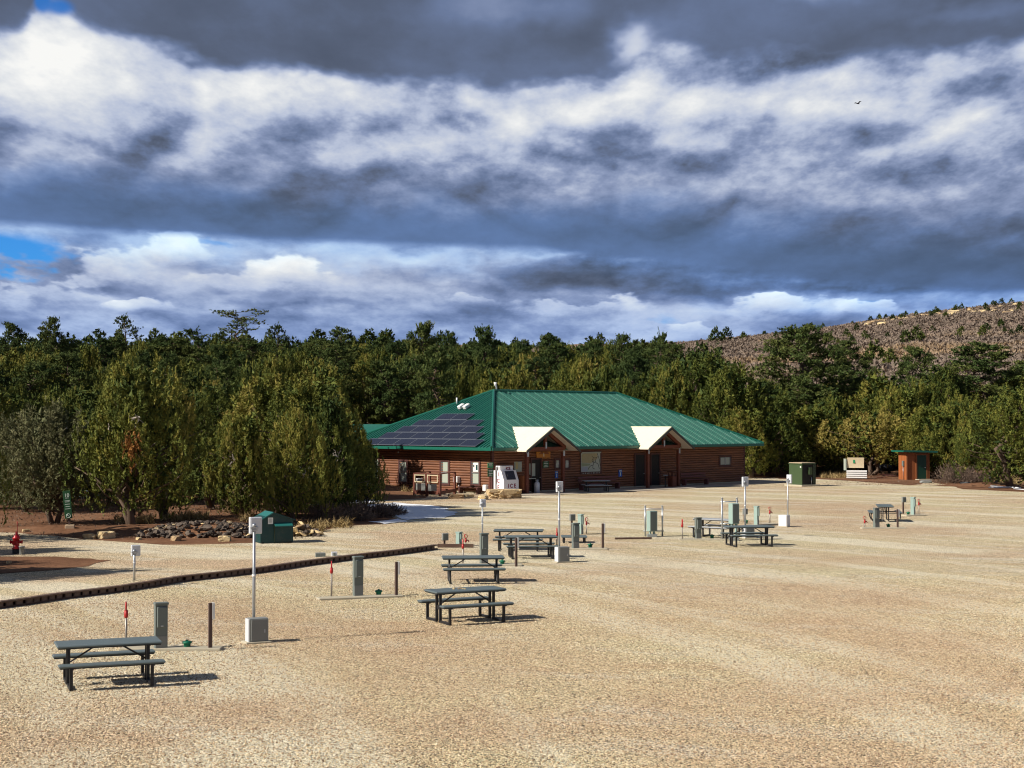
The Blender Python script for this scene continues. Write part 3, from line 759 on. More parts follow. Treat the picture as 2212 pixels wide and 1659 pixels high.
def wallsign(z, xa, ya, xb, yb, name, m, label=None, th=.04, v=-.10):
    a = fx(z, xa, (ya + yb) / 2, v); b = fx(z, xb, (ya + yb) / 2, v); mx = (xa + xb) / 2
    zt = fx(z, mx, ya, v).z; zb = fx(z, mx, yb, v).z
    o = part(MB().box(((a.x + b.x) / 2, v, (zt + zb) / 2), (b.x - a.x, th, zt - zb), bev=.006), name, M[m])
    if label: o['label'] = label
    return o, (a.x + b.x) / 2, (zt + zb) / 2, b.x - a.x, zt - zb
RX = (R(90), 0, 0)
o, cx, cz, w, h = wallsign(Z1, 1857, 757, 2000, 832, 'wooden_sign', 'signwood', 'orange wooden sign over the left entrance', .05, -.12)
dk = M['browntrim']
part(MB().prism([(cx - .5, -.146, cz + .08), (cx - .2, -.146, cz + .26), (cx, -.146, cz + .16), (cx + .25, -.146, cz + .30), (cx + .55, -.146, cz + .08)], (0, -.006, 0)), 'emblem_hills', M['plank'], o)
part(MB().prism([(cx - .07, -.153, cz - .08), (cx + .07, -.153, cz - .08), (cx + .05, -.153, cz + .10), (cx, -.153, cz + .16), (cx - .05, -.153, cz + .10)], (0, -.006, 0)), 'emblem_arch', M['osb'], o)
text('CAMPGROUND', .17, dk, o, (cx, -.150, cz - .22), RX)
o, cx, cz, w, h = wallsign(Z1, 1922, 857, 1985, 922, 'green_notice', 'dgreensign')
for k in range(4): part(MB().box((cx, -.124, cz + .17 - .11 * k), (w * (.5 + .2 * (k % 2)), .006, .035)), 'print_line', M['signtext'], o)
for z, q in ((Z1, (2050, 957, 2080, 1032)), (Z2, (718, 943, 752, 1017))):
    o, cx, cz, w, h = wallsign(z, *q, 'blue_sign', 'bluesign')
    part(MB().box((cx, -.123, cz + h * .32), (w * .7, .006, h * .12)), 'print_line', M['signtext'], o)
    part(MB().box((cx, -.123, cz - h * .12), (w * .16, .006, h * .5)), 'print_line', M['signtext'], o)
# map board
o, cx, cz, w, h = wallsign(Z2, 318, 745, 540, 990, 'map_board', 'browntrim', None, .06, -.10)
pan, cx, cz, w, h = wallsign(Z2, 328, 772, 527, 965, 'map_sheet', 'blind', None, .02, -.14)
pan.parent = o
mapm = {'y': mat('map_yellow', (.34, .30, .17), .6, 0, .25, 2), 'g': mat('map_green', (.24, .28, .17), .6, 0, .2, 2), 'b': mat('map_blue', (.30, .33, .38), .6)}
def mp(u, v_): return (cx + (u - .5) * w, -.1535, cz + (v_ - .5) * h)
def patch(pts, m, d=0): q = part(MB().prism([(p[0], p[1] - d, p[2]) for p in (mp(*t) for t in pts)], (0, -.003, 0)), 'map_print', m, pan)
patch([(.02, .5), (.5, .45), (.85, .7), (.84, .98), (.1, .98), (.02, .9)], mapm['y']); patch([(.02, .3), (.45, .34), (.48, .43), (.02, .48)], mapm['g']); patch([(.02, .02), (.34, .02), (.34, .27), (.02, .27)], mapm['b'])
for line in ([(.56, .82), (.66, .74), (.78, .74), (.86, .8)], [(.66, .74), (.66, .56), (.6, .52), (.56, .6), (.6, .7)], [(.78, .74), (.74, .54), (.66, .47), (.6, .52)], [(.66, .47), (.62, .36), (.5, .32), (.40, .22), (.36, .12)], [(.62, .36), (.6, .2), (.7, .14)], [(.84, .98), (.96, .6), (.99, .3)], [(.74, .5), (.88, .4), (.95, .15)]):
    mb = MB()
    for a, b in zip(line[:-1], line[1:]):
        p, q = Vector(mp(*a)), Vector(mp(*b)); d = (q - p); nrm = Vector((-d.z, 0, d.x)).normalized() * .018
        mb.prism([p + nrm, q + nrm, q - nrm, p - nrm], (0, -.008, 0))
    part(mb, 'map_road', M['frame'], pan)
a, b = fx(Z2, 330, 762), fx(Z2, 527, 762)
part(MB().box(((a.x + b.x) / 2, -.14, fx(Z2, 430, 765).z), (b.x - a.x, .04, .07)), 'map_board_rail', M['blind'], o)
mb = MB()
for k in range(9): mb.box((a.x + .12 + k * .2 + (k % 3) * .03, -.13, fx(Z2, 430, 978).z), (.09, .02, .05 + .02 * (k % 2)))
part(mb, 'brochure_edge', M['blind'], o)
# white boxes and conduit on the left wall
for (xa, ya, xb, yb), dep in (((1005, 1012, 1050, 1078), .34), ((1305, 1100, 1342, 1166), .30)):
    a = LW(*Z1(xa, (ya + yb) / 2), -.25); b = LW(*Z1(xb, (ya + yb) / 2), -.25); zt = LW(*Z1(xa, ya), -.25).z; zb = LW(*Z1(xa, yb), -.25).z
    o = part(MB().box((-.05 - dep / 2, (a.y + b.y) / 2, (zt + zb) / 2), (dep, abs(a.y - b.y), zt - zb), bev=.04), 'utility_box', M['white'])
    part(MB().tube([(-.12, (a.y + b.y) / 2 - .1, zb), (-.12, (a.y + b.y) / 2 - .1, .1)], .03, 6), 'conduit', M['galv'], o)
p = LW(*Z1(432, 765)); part(MB().lathe((-.12, p.y, p.z - .05), [(.02, 0), (.08, .03), (.08, .1), (.03, .13)], 10), 'wall_lamp', M['galv'])
# concrete apron in front
ap = [bw(*q) for q in ((-.6, -.35), (-.9, -2.4), (2.0, -3.6), (8, -3.9), (15, -3.7), (22, -3.3), (LX + 1, -2.4), (LX + 4.5, -2.2), (LX + 4.8, 1.5), (LX + .1, 1.5), (LX + .1, .1), (.1, .1))]
sheet('pavement', ragged(ap, 1.5, .05, 4), .03, M['concside'])
# ---------------------------------------------------------------- things around the building
def bthing(name, x, y, label, cat, rz=0.0, group=None): return empty(name, bw(x, y), BA + rz, label, cat, group)
t = bthing('ice_chest', 0.0, -1.1, 'white ice merchandiser with slanted front and dark hatch at the building corner', 'ice chest')
W_, D_, H_ = 1.35, .95, 1.56
side = [(0, 0, 0.05), (0, 0, .92), (0, .26, H_), (0, D_, H_), (0, D_, .05)]
MB().prism(side, (W_, 0, 0)).build('body', M['icewhite'], t)
sl_ = math.atan2(H_ - .92, .26); RM = Matrix.Rotation(sl_, 3, 'X')
hc = Vector((W_ * .52, .13, 1.24)); nrm = Vector((0, -math.sin(sl_), math.cos(sl_)))
h_ = MB().box(hc + nrm * .01, (.82, .60, .05), RM, bev=.015).build('hatch', mat('dark_hatch', (.03, .03, .045), .3), t)
MB().tube([hc + nrm * .05 + Vector((-.34, -.06, -.12)), hc + nrm * .09 + Vector((-.34, -.03, -.05)), hc + nrm * .05 + Vector((-.34, .0, .06))], .02, 6).build('handle', M['frame'], h_)
sb = MB().box((.66, .62, H_ + .15), (1.2, .42, .30), bev=.015).build('sign_box', M['icewhite'], t)
text('ICE', .24, M['icered'], sb, (.78, .40, H_ + .12), RX, bold=.008, sx=1.2)
for k in range(5): MB().box((.055, .47 + k * .07, H_ + .15), (.012, .02, .2)).build('louvre', M['galv'], sb)
for k, ch in enumerate('ICE'): text(ch, .36, M['icered'], t, (-.006, .52, 1.30 - .42 * k), (R(90), 0, R(-90)), bold=.006)
text('I C E', .36, M['icered'], t, (W_ * .54, -.006, .55), RX, bold=.012)
# boulders in front of it
def rock_mesh(seed, sx, sy, sz, sub=3, m='rock', rough=.28):
    bm = bmesh.new(); bmesh.ops.create_icosphere(bm, subdivisions=sub, radius=1)
    rr = random.Random(seed); from mathutils import noise as mn
    off = Vector((rr.uniform(-50, 50), rr.uniform(-50, 50), rr.uniform(-50, 50)))
    for v in bm.verts:
        c = v.co.copy()
        d = 1 + rough * mn.noise(c * 1.3 + off) * 1.5 + rough * .7 * mn.noise(c * 3.1 + off) + rough * .35 * mn.noise(c * 7 + off)
        c = c * d; q = [max(-.72, min(.72, t)) * 1.25 for t in c]
        v.co = Vector((q[0] * sx, q[1] * sy, q[2] * sz))
    me = bpy.data.meshes.new('rock'); bm.to_mesh(me); bm.free(); me.materials.append(M[m])
    return me
o = link('boulder', rock_mesh(3, 1.12, .7, .34, 4, rough=.42), None, G(1089, 1077) + Vector((0, .3, .26)), R(14)); tag(o, 'large flat yellow sandstone boulder in front of the ice chest', 'boulder')
for k, (px, py, s, lab) in enumerate([(985, 1077, .42, 'long yellow rock beside the wooden enclosure'), (1012, 1074, .26, 'small pale rock under the white utility box'), (1043, 1079, .36, 'flat pale rock just left of the large boulder'),
                                      (900, 1072, .16, 'small rock at the foot of the log wall near the brush')]):
    o = link('boulder', rock_mesh(20 + k, s * 1.3, s * .8, s * .42, 3), None, G(px, py) + Vector((0, 0, s * .3)), k * .7); tag(o, lab, 'rock', 'rocks along the left wall')
# green signs on the corner post
t = bthing('sign_post', -.42, -.25, 'green rule signs stacked on a post at the left corner of the log building', 'sign')
MB().box((0, .05, 1.05), (.09, .09, 2.1)).build('post', M['beam'], t)
for k, (z, h, m) in enumerate(((1.90, .36, 'greensign'), (1.42, .52, 'dgreensign'))):
    s_ = MB().box((0, -.02, z), (.40, .03, h), rotz(R(-20)), bev=.004).build('sign_panel', M[m], t)
    for q in range(3 + k): MB().box((0, -.045, z + h * .3 - q * h * .2), (.26 - .05 * (q % 2), .008, .03), rotz(R(-20))).build('print_line', M['white'], s_)
# bench under the left windows
def bench(name, p, rz, L, label, m='beam', back=False, group=None, hgt=.45):
    t = empty(name, p, rz, label, 'bench', group)
    for k in range(3): MB().box((0, -.14 + k * .14, hgt), (L, .12, .05), bev=.008).build('seat_slat', M[m], t)
    if back:
        for k in range(2): MB().box((0, .20, hgt + .22 + k * .2), (L, .04, .13), bev=.008).build('back_slat', M[m], t)
    for sx in (-1, 1): MB().box((sx * (L / 2 - .15), 0, hgt / 2 - .02), (.12, .36, hgt - .02)).build('leg', M[m], t)
    return t
q = LW(*Z1(1165, 1150), -.35); bench('bench', bw(-.35, q.y), BA - R(90), 2.0, 'low brown bench against the log wall under the third window', 'browntrim', hgt=.42)
for (xa, xb), lab in (((320, 720), 'long bench with red brown back slats below the map board'), ((1385, 1640), 'long bench with red brown back slats right of the right porch')):
    a = fx(Z2, xa, 1050, -.5); b = fx(Z2, xb, 1050, -.5)
    bench('bench', bw((a.x + b.x) / 2, -.5), BA, b.x - a.x, lab, 'purple', True, 'long benches along the front wall')
# litter bins
def bin_(x, y, lab, h=1.0):
    t = bthing('litter_bin', x, y, lab, 'litter bin')
    MB().box((0, 0, h * .40), (.46, .46, h * .8), bev=.02).build('body', M['beam'], t)
    for sx in (-1, 1):
        for sy in (-1, 1): MB().box((sx * .2, sy * .2, h * .95), (.05, .05, h * .3)).build('lid_post', M['browntrim'], t)
    MB().box((0, 0, h * 1.12), (.54, .54, .05), bev=.01).build('lid', M['browntrim'], t); return t
q = fx(Z2, 1275, 1145, -1.3); bin_(q.x, -1.3, 'brown slatted litter bin beside the right porch post')
t = bthing('ash_stand', q.x - .8, -1.3, 'small dark ash stand with pale dish next to the brown litter bin', 'ash stand')
MB().lathe((0, 0, 0), [(.16, 0), (.16, .04), (.04, .06), (.04, .80), (.2, .84), (.2, .87)], 12).build('stand', M['frame'], t); MB().lathe((0, 0, .87), [(.17, 0), (.17, .03)], 12).build('dish', M['white'], t)
q = fx(Z1, 1722, 1185, -1.0); t = bthing('firewood_rack', q.x, -1.0, 'brown wooden rack with a pale edge standing beside the left porch post', 'rack')
MB().box((0, 0, .72), (.5, .4, .95), bev=.02).build('body', M['plank'], t); MB().box((.28, -.1, .55), (.05, .1, .8)).build('edge_board', M['osb'], t); MB().box((0, 0, .12), (.4, .34, .24)).build('base', M['browntrim'], t)
q = fx(Z1, 1862, 1188, -1.0); t = bthing('gas_cylinder', q.x, -1.0, 'grey gas cylinder standing by the left entrance door', 'gas cylinder')
MB().lathe((0, 0, 0), [(.14, 0), (.19, .04), (.19, .62), (.15, .72), (.06, .78)], 16).build('tank', M['alu'], t)
MB().lathe((0, 0, .78), [(.11, 0), (.11, .12), (.09, .12)], 12).build('collar', M['galv'], t)
q = fx(Z1, 1790, 1035, -.5); t = bthing('counter_shelf', q.x - .1, -.6, 'narrow pale shelf on legs left of the entrance door', 'shelf')
MB().box((0, 0, q.z), (.75, .4, .05)).build('shelf_top', M['blind'], t)
for sx in (-1, 1): MB().box((sx * .33, 0, q.z / 2), (.05, .35, q.z)).build('leg', M['frame'], t)
# ------------------------------------------------------------------ picnic tables
def make_table(kind='straight', top='top', L=1.83):
    t = empty('picnic_table', (0, 0, 0))
    def slab(name, y, z, w, l):
        o = MB().box((0, y, z), (l, w, .045), bev=.018).build(name, M[top], t)
        MB().box((0, y, z - .028), (l - .05, w - .05, .03)).build('rim', M['frame'], o)
        return o
    slab('tabletop', 0, .735, .74, L)
    for s in (-1, 1): slab('seat', s * .64, .445, .25, L)
    for sx in (-1, 1):
        x = sx * (L / 2 - .22); f = MB()
        if kind == 'straight':
            for sy in (-1, 1):
                f.box((x, sy * .10, .37), (.055, .055, .68)); f.box((x, sy * .36, .035), (.055, .56, .055)); f.box((x, sy * .64, .22), (.055, .055, .40))
                f.box((x, sy * .64, .40), (.07, .22, .03))
            f.box((x, 0, .36), (.03, .26, .09)); f.box((x, 0, .70), (.05, .62, .04))
        else:
            for sy in (-1, 1):
                pts = [(x, sy * .13, .70), (x, sy * .13, .30), (x, sy * .13, .05), (x, sy * .22, .025), (x, sy * .50, .025), (x, sy * .60, .05), (x, sy * .66, .18), (x, sy * .68, .30), (x, sy * .65, .42)]
                f.tube(pts, .026, 7)
            f.tube([(x, -.64, .42), (x, .64, .42)], .022, 6); f.box((x, 0, .70), (.05, .62, .04))
        f.build('leg_frame', M['frame'], t)
        MB().tube([(x, 0, .40), (x - sx * .50, 0, .70)], .017, 6).build('brace', M['frame'], t)
    return t
protoS = make_table('straight'); protoB = make_table('bowed')
usedS = [0]; usedB = [0]
def place_table(proto, used, p, rz, label, group='grey green picnic tables on the gravel lot'):
    t = proto if not used[0] else copy_tree(proto)
    used[0] = 1; t.location = p; t.rotation_euler = (0, 0, rz); tag(t, label, 'picnic table', group); return t
def tc(x0_, y0_, x1_, y1_):
    """table centre on the ground from the ends of the tabletop seen at .75 m"""
    a, b = G(x0_, y0_, .74), G(x1_, y1_, .74); c = (a + b) / 2; c.z = 0; return c
place_table(protoS, usedS, tc(122, 1394, 342, 1380), R(21), 'dark picnic table nearest the camera at far left with square legs')
place_table(protoS, usedS, tc(918, 1279, 1090, 1268), R(27), 'square legged picnic table with small stones scattered on its top')
place_table(protoB, usedB, tc(947, 1204, 1096, 1202), R(5), 'bowed leg picnic table directly behind the one with stones on its top')
place_table(protoS, usedS, tc(1087, 1159, 1206, 1158), R(6), 'square legged picnic table just left of the tall pole with a grey cabinet')
place_table(protoB, usedB, tc(1067, 1144, 1174, 1146), R(-3), 'bowed leg picnic table partly hidden behind the square legged one left of the tall pole')
place_table(protoS, usedS, tc(1567, 1138, 1668, 1136), R(9), 'dark picnic table in front of the right hand pole and grey cabinet')
place_table(protoB, usedB, tc(1882, 1093, 1940, 1091), R(80), 'picnic table seen end on at the far right of the lot')
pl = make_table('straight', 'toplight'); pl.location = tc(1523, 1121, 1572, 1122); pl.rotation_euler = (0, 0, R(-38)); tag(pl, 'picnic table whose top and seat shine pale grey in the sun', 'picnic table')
c = copy_tree(pl); c.location = bw(7.6, -2.3); c.rotation_euler = (0, 0, BA - R(35)); tag(c, 'pale topped picnic table in the shade beside the left porch', 'picnic table')
c = copy_tree(protoB); c.location = G(203, 1088); c.rotation_euler = (0, 0, R(-10)); c['group'] = ''; del c['group']; tag(c, 'picnic table in the shade under the junipers at far left', 'picnic table')
t = empty('pebble_handful', tc(918, 1279, 1090, 1268) + Vector((-.05, .0, .757)), 0, 'handful of pale stones lying on the middle picnic table', 'stones')
for k in range(7):
    o = link('stone', rock_mesh(60 + k, .03, .025, .018, 1), t, (random.uniform(-.25, .2), random.uniform(-.12, .12), .01))
# ------------------------------------------------------------------ hook-up sites
def pedestal(p, rz, h, label, group, m='ped', w=.26, d=.13):
    t = empty('power_pedestal', p, rz, label, 'power pedestal', group)
    MB().box((0, 0, h / 2), (w, d, h), bev=.008).build('housing', M[m], t)
    MB().box((0, -.01, h - .02), (w + .03, d + .05, .05), bev=.01).build('cap', M[m], t)
    c = MB().box((.012, -d / 2 - .022, h * .70), (w - .045, .045, h * .42), bev=.01).build('outlet_cover', M[m], t)
    MB().box((.0, -d / 2 - .05, h * .52), (.05, .012, .02)).build('latch', M['galv'], c)
    MB().box((0, -d / 2 - .006, h * .16), (w - .02, .012, h * .28)).build('lower_panel', M['cabinet'], t)
    return t
def hydrant(p, h, label, group, rz=0.0):
    t = empty('water_hydrant', p, rz, label, 'yard hydrant', group)
    MB().tube([(0, 0, 0), (0, 0, h - .28)], .024, 8).build('standpipe', M['pipe'], t)
    hd = MB().tube([(0, 0, h - .30), (0, 0, h - .26), (0, 0, h - .14)], [.03, .045, .038], 8).tube([(0, 0, h - .22), (.09, 0, h - .21), (.13, 0, h - .27)], .024, 7).build('head', M['redf'], t)
    MB().tube([(-.03, 0, h - .14), (-.05, 0, h), (.03, 0, h + .02)], .018, 6).tube([(.0, 0, h - .14), (.07, 0, h - .10), (.05, 0, h)], .014, 6).build('handle', M['red'], t)
    return t
def site_post(p, h, rz, label, group):
    t = empty('site_post', p, rz, label, 'site post', group)
    MB().box((0, 0, h / 2), (.075, .06, h), bev=.005).build('post', M['postw'], t)
    MB().box((.062, .01, h - .17), (.05, .10, .34), bev=.003).build('number_plate', M['white'], t)
    return t
def capx(p, label, group):
    t = empty('sewer_cap', p, 0, label, 'sewer cap', group)
    MB().lathe((0, 0, 0), [(.07, 0), (.07, .10), (.10, .11), (.10, .15), (.03, .16)], 12).build('cap', M['greencap'], t); MB().box((0, 0, .17), (.05, .05, .03)).build('knob', M['greencap'], t)
    return t
def pad(a, b, w, label, h=.06):
    d = b - a; an = math.atan2(d.y, d.x); c = (a + b) / 2
    o = MB().box((0, 0, h / 2 - .03), (d.length, w, h + .06), bev=.015).build('concrete_pad', M['conc'], None, c, an); tag(o, label, 'concrete pad', 'concrete pads under the hook-ups')
SA = R(27)
def put(x, yb, yt): 
    p = G(x, yb); return p, (yb - yt) / FPX * p.y
gp, gh, gs, gc = 'power pedestals on the lot', 'red handled water hydrants', 'brown posts with white plates', 'green sewer caps'
sites = [((347, 1405, 1302), (272, 1402, 1304), (454, 1405, 1303), (404, 1403), (262, 1404, 480, 1404), 'nearest picnic table at far left'),
         ((773, 1291, 1202), (716, 1292, 1215), (856, 1290, 1214), (818, 1289), (686, 1296, 868, 1289), 'lone concrete pad below the timber kerb'),
         ((1045, 1219, 1152), (1000, 1219, 1166), (1115, 1224, 1162), (1085, 1222), (985, 1222, 1128, 1222), 'bowed leg picnic table'),
         ((1243, 1187, 1130), (1203, 1186, 1142), (1302, 1187, 1131), (1275, 1185), (1192, 1187, 1312, 1187), 'tall pole with grey cabinet in the centre'),
         ((1508, 1166, 1118), (1474, 1167, 1123), None, (1538, 1165), (1466, 1167, 1570, 1167), 'picnic table at centre right'),
         ((1893, 1142, 1097), (1868, 1142, 1116), (1939, 1142, 1100), (1919, 1141), (1860, 1142, 1955, 1142), 'end on picnic table at far right')]
for k, (pd, hy, ps, cp, pa, where) in enumerate(sites):
    a, b = G(pa[0], pa[1]), G(pa[2], pa[3]); pad(a, b, .42, 'narrow concrete pad of the hook-ups by the ' + where)
    p, h = put(*pd); pedestal(p, SA, h, 'grey green power pedestal by the ' + where, gp)
    p, h = put(*hy); hydrant(p, h, 'slim red handled water hydrant by the ' + where, gh, R(100) if k < 5 else R(20))
    if ps: p, h = put(*ps); site_post(p, h, SA, 'brown post with white plate by the ' + where, gs)
    capx(G(*cp) + Vector((0, 0, .02)), 'small green sewer cap by the ' + where, gc)
def meter_post(p, h, label, group='meter boxes on short posts'):
    t = empty('meter_box', p, SA, label, 'meter box', group)
    MB().box((0, 0, h / 2), (.07, .05, h)).build('post', M['postw'], t)
    b = MB().box((0, -.06, h - .13), (.25, .10, .27), bev=.012).build('box', M['cabinet'], t); MB().box((0, -.115, h - .13), (.19, .012, .21)).build('door', M['ped'], b)
    return t
rear = [((960, 1182, 1152), (991, 1180, 1149), (1006, 1178, 1155), 'end of the timber kerb'), ((1235, 1156, 1111), (1254, 1154, 1111), (1267, 1153, 1119), 'low grey platform in the centre'),
        ((1608, 1128, 1099), (1634, 1136, 1093), (1663, 1132, 1096), 'lone galvanised pole at centre right'), ((1951, 1110, 1074), (1972, 1114, 1074), (1985, 1113, 1079), 'end on table, far right')]
for k, (mb_, pd, hy, where) in enumerate(rear):
    p, h = put(*mb_); meter_post(p, h, 'small grey meter box on a post by the ' + where)
    p, h = put(*pd); pedestal(p, R(46), h, 'power pedestal with pale sunlit side by the ' + where, gp, 'pedl', .15, .19)  # paler green than the front pedestals, sunlight put into the colour
    p, h = put(*hy); hydrant(p, h, 'red water hydrant head by the ' + where, gh, R(20))
    if k in (2, 3): pad(G(pd[0] - 20, pd[1] + 1), G(hy[0] + 10, hy[1] + 1), .5, 'short concrete pad of the hook-ups by the ' + where)
capx(G(1562 + 150, 1126) * 0 + G(1612, 1131), 'small dark sewer cap by the lone pole at centre right', gc)
capx(G(1962, 1113), 'small dark sewer cap at the far right pedestal', gc)
# tall poles with meter boxes
def pole(x, yb, yt, boxw, boxh, label, cabinet=None, rz=SA, z=0.0, r=.035):
    p = G(x, yb, z); h = hz(yt, p.y) - z
    t = empty('light_pole', p, rz, label, 'utility pole', 'galvanised poles with white boxes on top')
    MB().tube([(0, 0, 0), (0, 0, h * .45), (0, 0, h - boxh * .45)], [r, r, r * .85], 10).build('pole', M['galv'], t)
    b = MB().box((.05, .07, h - boxh / 2), (boxw, .10, boxh), bev=.012).build('box', M['alu'], t)
    MB().box((.05, .015, h - boxh / 2), (boxw - .05, .012, boxh - .05)).build('box_face', M['alu'], b)
    MB().tube([(0, 0, h - boxh * .55), (0, 0, h - boxh * .38)], [.055, .03], 8).box((0, 0, h - boxh * .62), (.16, .10, .035)).box((0, 0, h - boxh * .75), (.13, .09, .03)).build('clamp', M['galv'], t)
    MB().tube([(0, 0, h * .52), (0, 0, h * .54)], r * 1.3, 10).build('collar', M['white'], t)
    if cabinet:
        w, hh, dd = cabinet
        c = MB().box((.02, -.22 + .04, hh / 2 + .03), (w, dd, hh), bev=.012).build('cabinet', M['alu'] if False else M['cabinet'], t)
        MB().box((-w / 2 + .012, -.18, hh / 2 + .03), (.02, dd - .02, hh - .02)).build('side_panel', M['alu'], c)
        MB().box((.03, -.18 - dd / 2 - .008, hh / 2 + .03), (w - .05, .016, hh - .05), bev=.004).build('cabinet_door', M['cabinet'], c)
        MB().box((w * .33, -.18 - dd / 2 - .022, hh * .52), (.025, .012, .07)).build('latch', M['galv'], c)
        MB().box((0, -.18, .01), (w + .14, dd + .14, .06), bev=.01).build('plinth', M['conc'], t)
    return t
pole(290, 1258, 1177, .26, .32, 'short galvanised pole with a white box on the road side of the timber kerb', z=.12)
pole(548, 1386, 1117, .27, .36, 'tall galvanised pole with grey cabinet nearest the camera on the left', (.42, .50, .26))
pole(1042, 1190, 1078, .22, .30, 'tall pole rising behind the pedestal left of centre', r=.03)
pole(1208, 1214, 1040, .24, .36, 'tall galvanised pole with grey cabinet in the middle of the lot', (.42, .50, .26))
pole(1610, 1162, 1030, .28, .40, 'tall pole with grey cabinet behind the dark picnic table at centre right', (.44, .50, .26))
pole(1702, 1138, 1025, .24, .40, 'tall pole with a white sunlit cabinet in front of the green transformer', None, R(-35), r=.03)
t = empty('white_cabinet', G(1694, 1138), R(-35), 'small white sunlit cabinet at the foot of the pole near the green transformer', 'utility cabinet')
MB().box((0, 0, .28), (.40, .36, .50), bev=.012).build('housing', M['white'], t); MB().box((.205, 0, .28), (.02, .30, .42)).build('side_door', M['alu'], t); MB().box((0, 0, .01), (.5, .46, .05)).build('plinth', M['conc'], t)
# small boxes behind the timber kerb
for x, y, w, lab in ((692, 1206, .34, 'low twin grey utility box behind the timber kerb'), (722, 1204, .20, 'small pale utility box behind the timber kerb')):
    t = empty('utility_box', G(x, y, .12), R(10), lab, 'utility box')
    MB().box((0, 0, .08), (w, .2, .22), bev=.01).build('housing', M['cabinet' if w > .3 else 'alu'], t)
    for sx in ((-1, 1) if w > .3 else (0,)): MB().box((sx * w * .25, -.105, .09), (w * .38, .012, .15)).build('cover', M['ped'], t)
# framed green cabinets
def framed(xl, xr, yb, yt, cx0, cx1, cyt, cyb, label):
    a, b = G(xl, yb), G(xr, yb); c = (a + b) / 2; d = b - a; an = math.atan2(d.y, d.x); L = d.length; dep = c.y; sc = dep / FPX
    t = empty('framed_cabinet', c, an, label, 'utility cabinet', 'green cabinets hung in pipe frames')
    H = (yb - yt) * sc
    for sx in (-1, 1): MB().tube([(sx * L / 2, 0, 0), (sx * L / 2, 0, H)], .035, 8).tube([(sx * L / 2, 0, H), (sx * L / 2, 0, H + .03)], .045, 8).build('post', M['galv'], t)
    for z in ((yb - cyt) * sc + .06, (yb - cyb) * sc): MB().tube([(-L / 2 - .08, 0, z), (L / 2 + .06, 0, z)], .024, 6).build('crossbar', M['galv'], t)
    x0_ = (cx0 - (xl + xr) / 2) * sc; x1_ = (cx1 - (xl + xr) / 2) * sc; z0_ = (yb - cyb) * sc; z1_ = (yb - cyt) * sc
    w = x1_ - x0_
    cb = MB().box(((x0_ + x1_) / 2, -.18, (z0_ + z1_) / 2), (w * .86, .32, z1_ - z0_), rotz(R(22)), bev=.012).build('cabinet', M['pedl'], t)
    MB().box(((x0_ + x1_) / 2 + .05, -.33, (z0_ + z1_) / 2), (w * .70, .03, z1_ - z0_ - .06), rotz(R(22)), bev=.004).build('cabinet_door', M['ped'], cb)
    for k in (-1, 1): MB().tube([((x0_ + x1_) / 2 + k * .08, -.15, 0), ((x0_ + x1_) / 2 + k * .08, -.15, z0_)], .045, 8).build('conduit', M['pedl'], t)
    MB().box(((x0_ + x1_) / 2, -.15, .05), (w, .4, .12), bev=.01).build('plinth', M['cabinet'], t)
framed(1394, 1431, 1159, 1094, 1397, 1418, 1103, 1147, 'left green cabinet in a pipe frame with tall posts in the centre of the lot')
framed(1560, 1592, 1167, 1077, 1574, 1594, 1087, 1131, 'right green cabinet in a pipe frame behind the dark picnic table')
t = empty('edging_bar', G(1368, 1165), R(8), 'dark low bar lying left of the framed green cabinet', 'timber')
MB().box((0, 0, .04), (1.5, .1, .08), bev=.01).build('beam', M['timber'], t)  # plain dark bar along the edge of a pad
t = empty('edging_bar', G(984, 1183), R(-3), 'reddish timber edging beyond the end of the kerb', 'timber')
MB().box((0, 0, .07), (1.35, .12, .14), bev=.01).build('beam', M['timber'], t)
t = empty('low_platform', G(1240, 1172), R(0), 'low grey slatted platform on short legs in the middle of the lot', 'platform')
for k in range(5): MB().box((0, -.36 + k * .18, .24), (1.0, .165, .045), bev=.008).build('plank', M['top'], t)
for sx in (-1, 0, 1):
    for sy in (-1, 1): MB().box((sx * .4, sy * .3, .11), (.08, .08, .22)).build('leg', M['frame'], t)
# ------------------------------------------------------------------ timber kerb
kt = [(-260, 1324), (-120, 1311), (0, 1298.5), (65, 1290), (130, 1280), (260, 1264.5), (330, 1254), (391, 1243.5), (480, 1234), (576, 1223), (667, 1209.5), (764, 1197.5), (868, 1186), (946, 1175.5)]
KZ = .20
kp = [G(x, y, KZ) for x, y in kt]
kr = empty('timber_kerb', (kp[3].x, kp[3].y, 0), 0, 'long low brown timber kerb with gaps along its face dividing road and lot', 'kerb')
def resample(pts, step):
    out = [pts[0].copy()]; acc = 0
    for a, b in zip(pts[:-1], pts[1:]):
        L = (b - a).length; n_ = max(1, round(L / step))
        for j in range(1, n_ + 1): out.append(a.lerp(b, j / n_))
    return out
O = kr.location
rp = resample(kp, 2.4)
for a, b in zip(rp[:-1], rp[1:]):
    d = b - a; an_ = math.atan2(d.y, d.x); c = (a + b) / 2
    nn = Vector((-math.sin(an_), math.cos(an_), 0))
    L = d.length
    MB().box((0, 0, 0), (L - .012, .20, .045), bev=.012).build('top_rail', M['kerbw'], kr, Vector((c.x, c.y, KZ - .03)) + nn * .09 - O, an_)
    MB().box((0, 0, 0), (L - .012, .05, .05)).build('bottom_rail', M['timber'], kr, Vector((c.x, c.y, .03)) + nn * .03 - O, an_)
blk = MB().box((0, 0, 0), (.215, .05, .12), bev=.005).mesh('block', M['kerbw'])
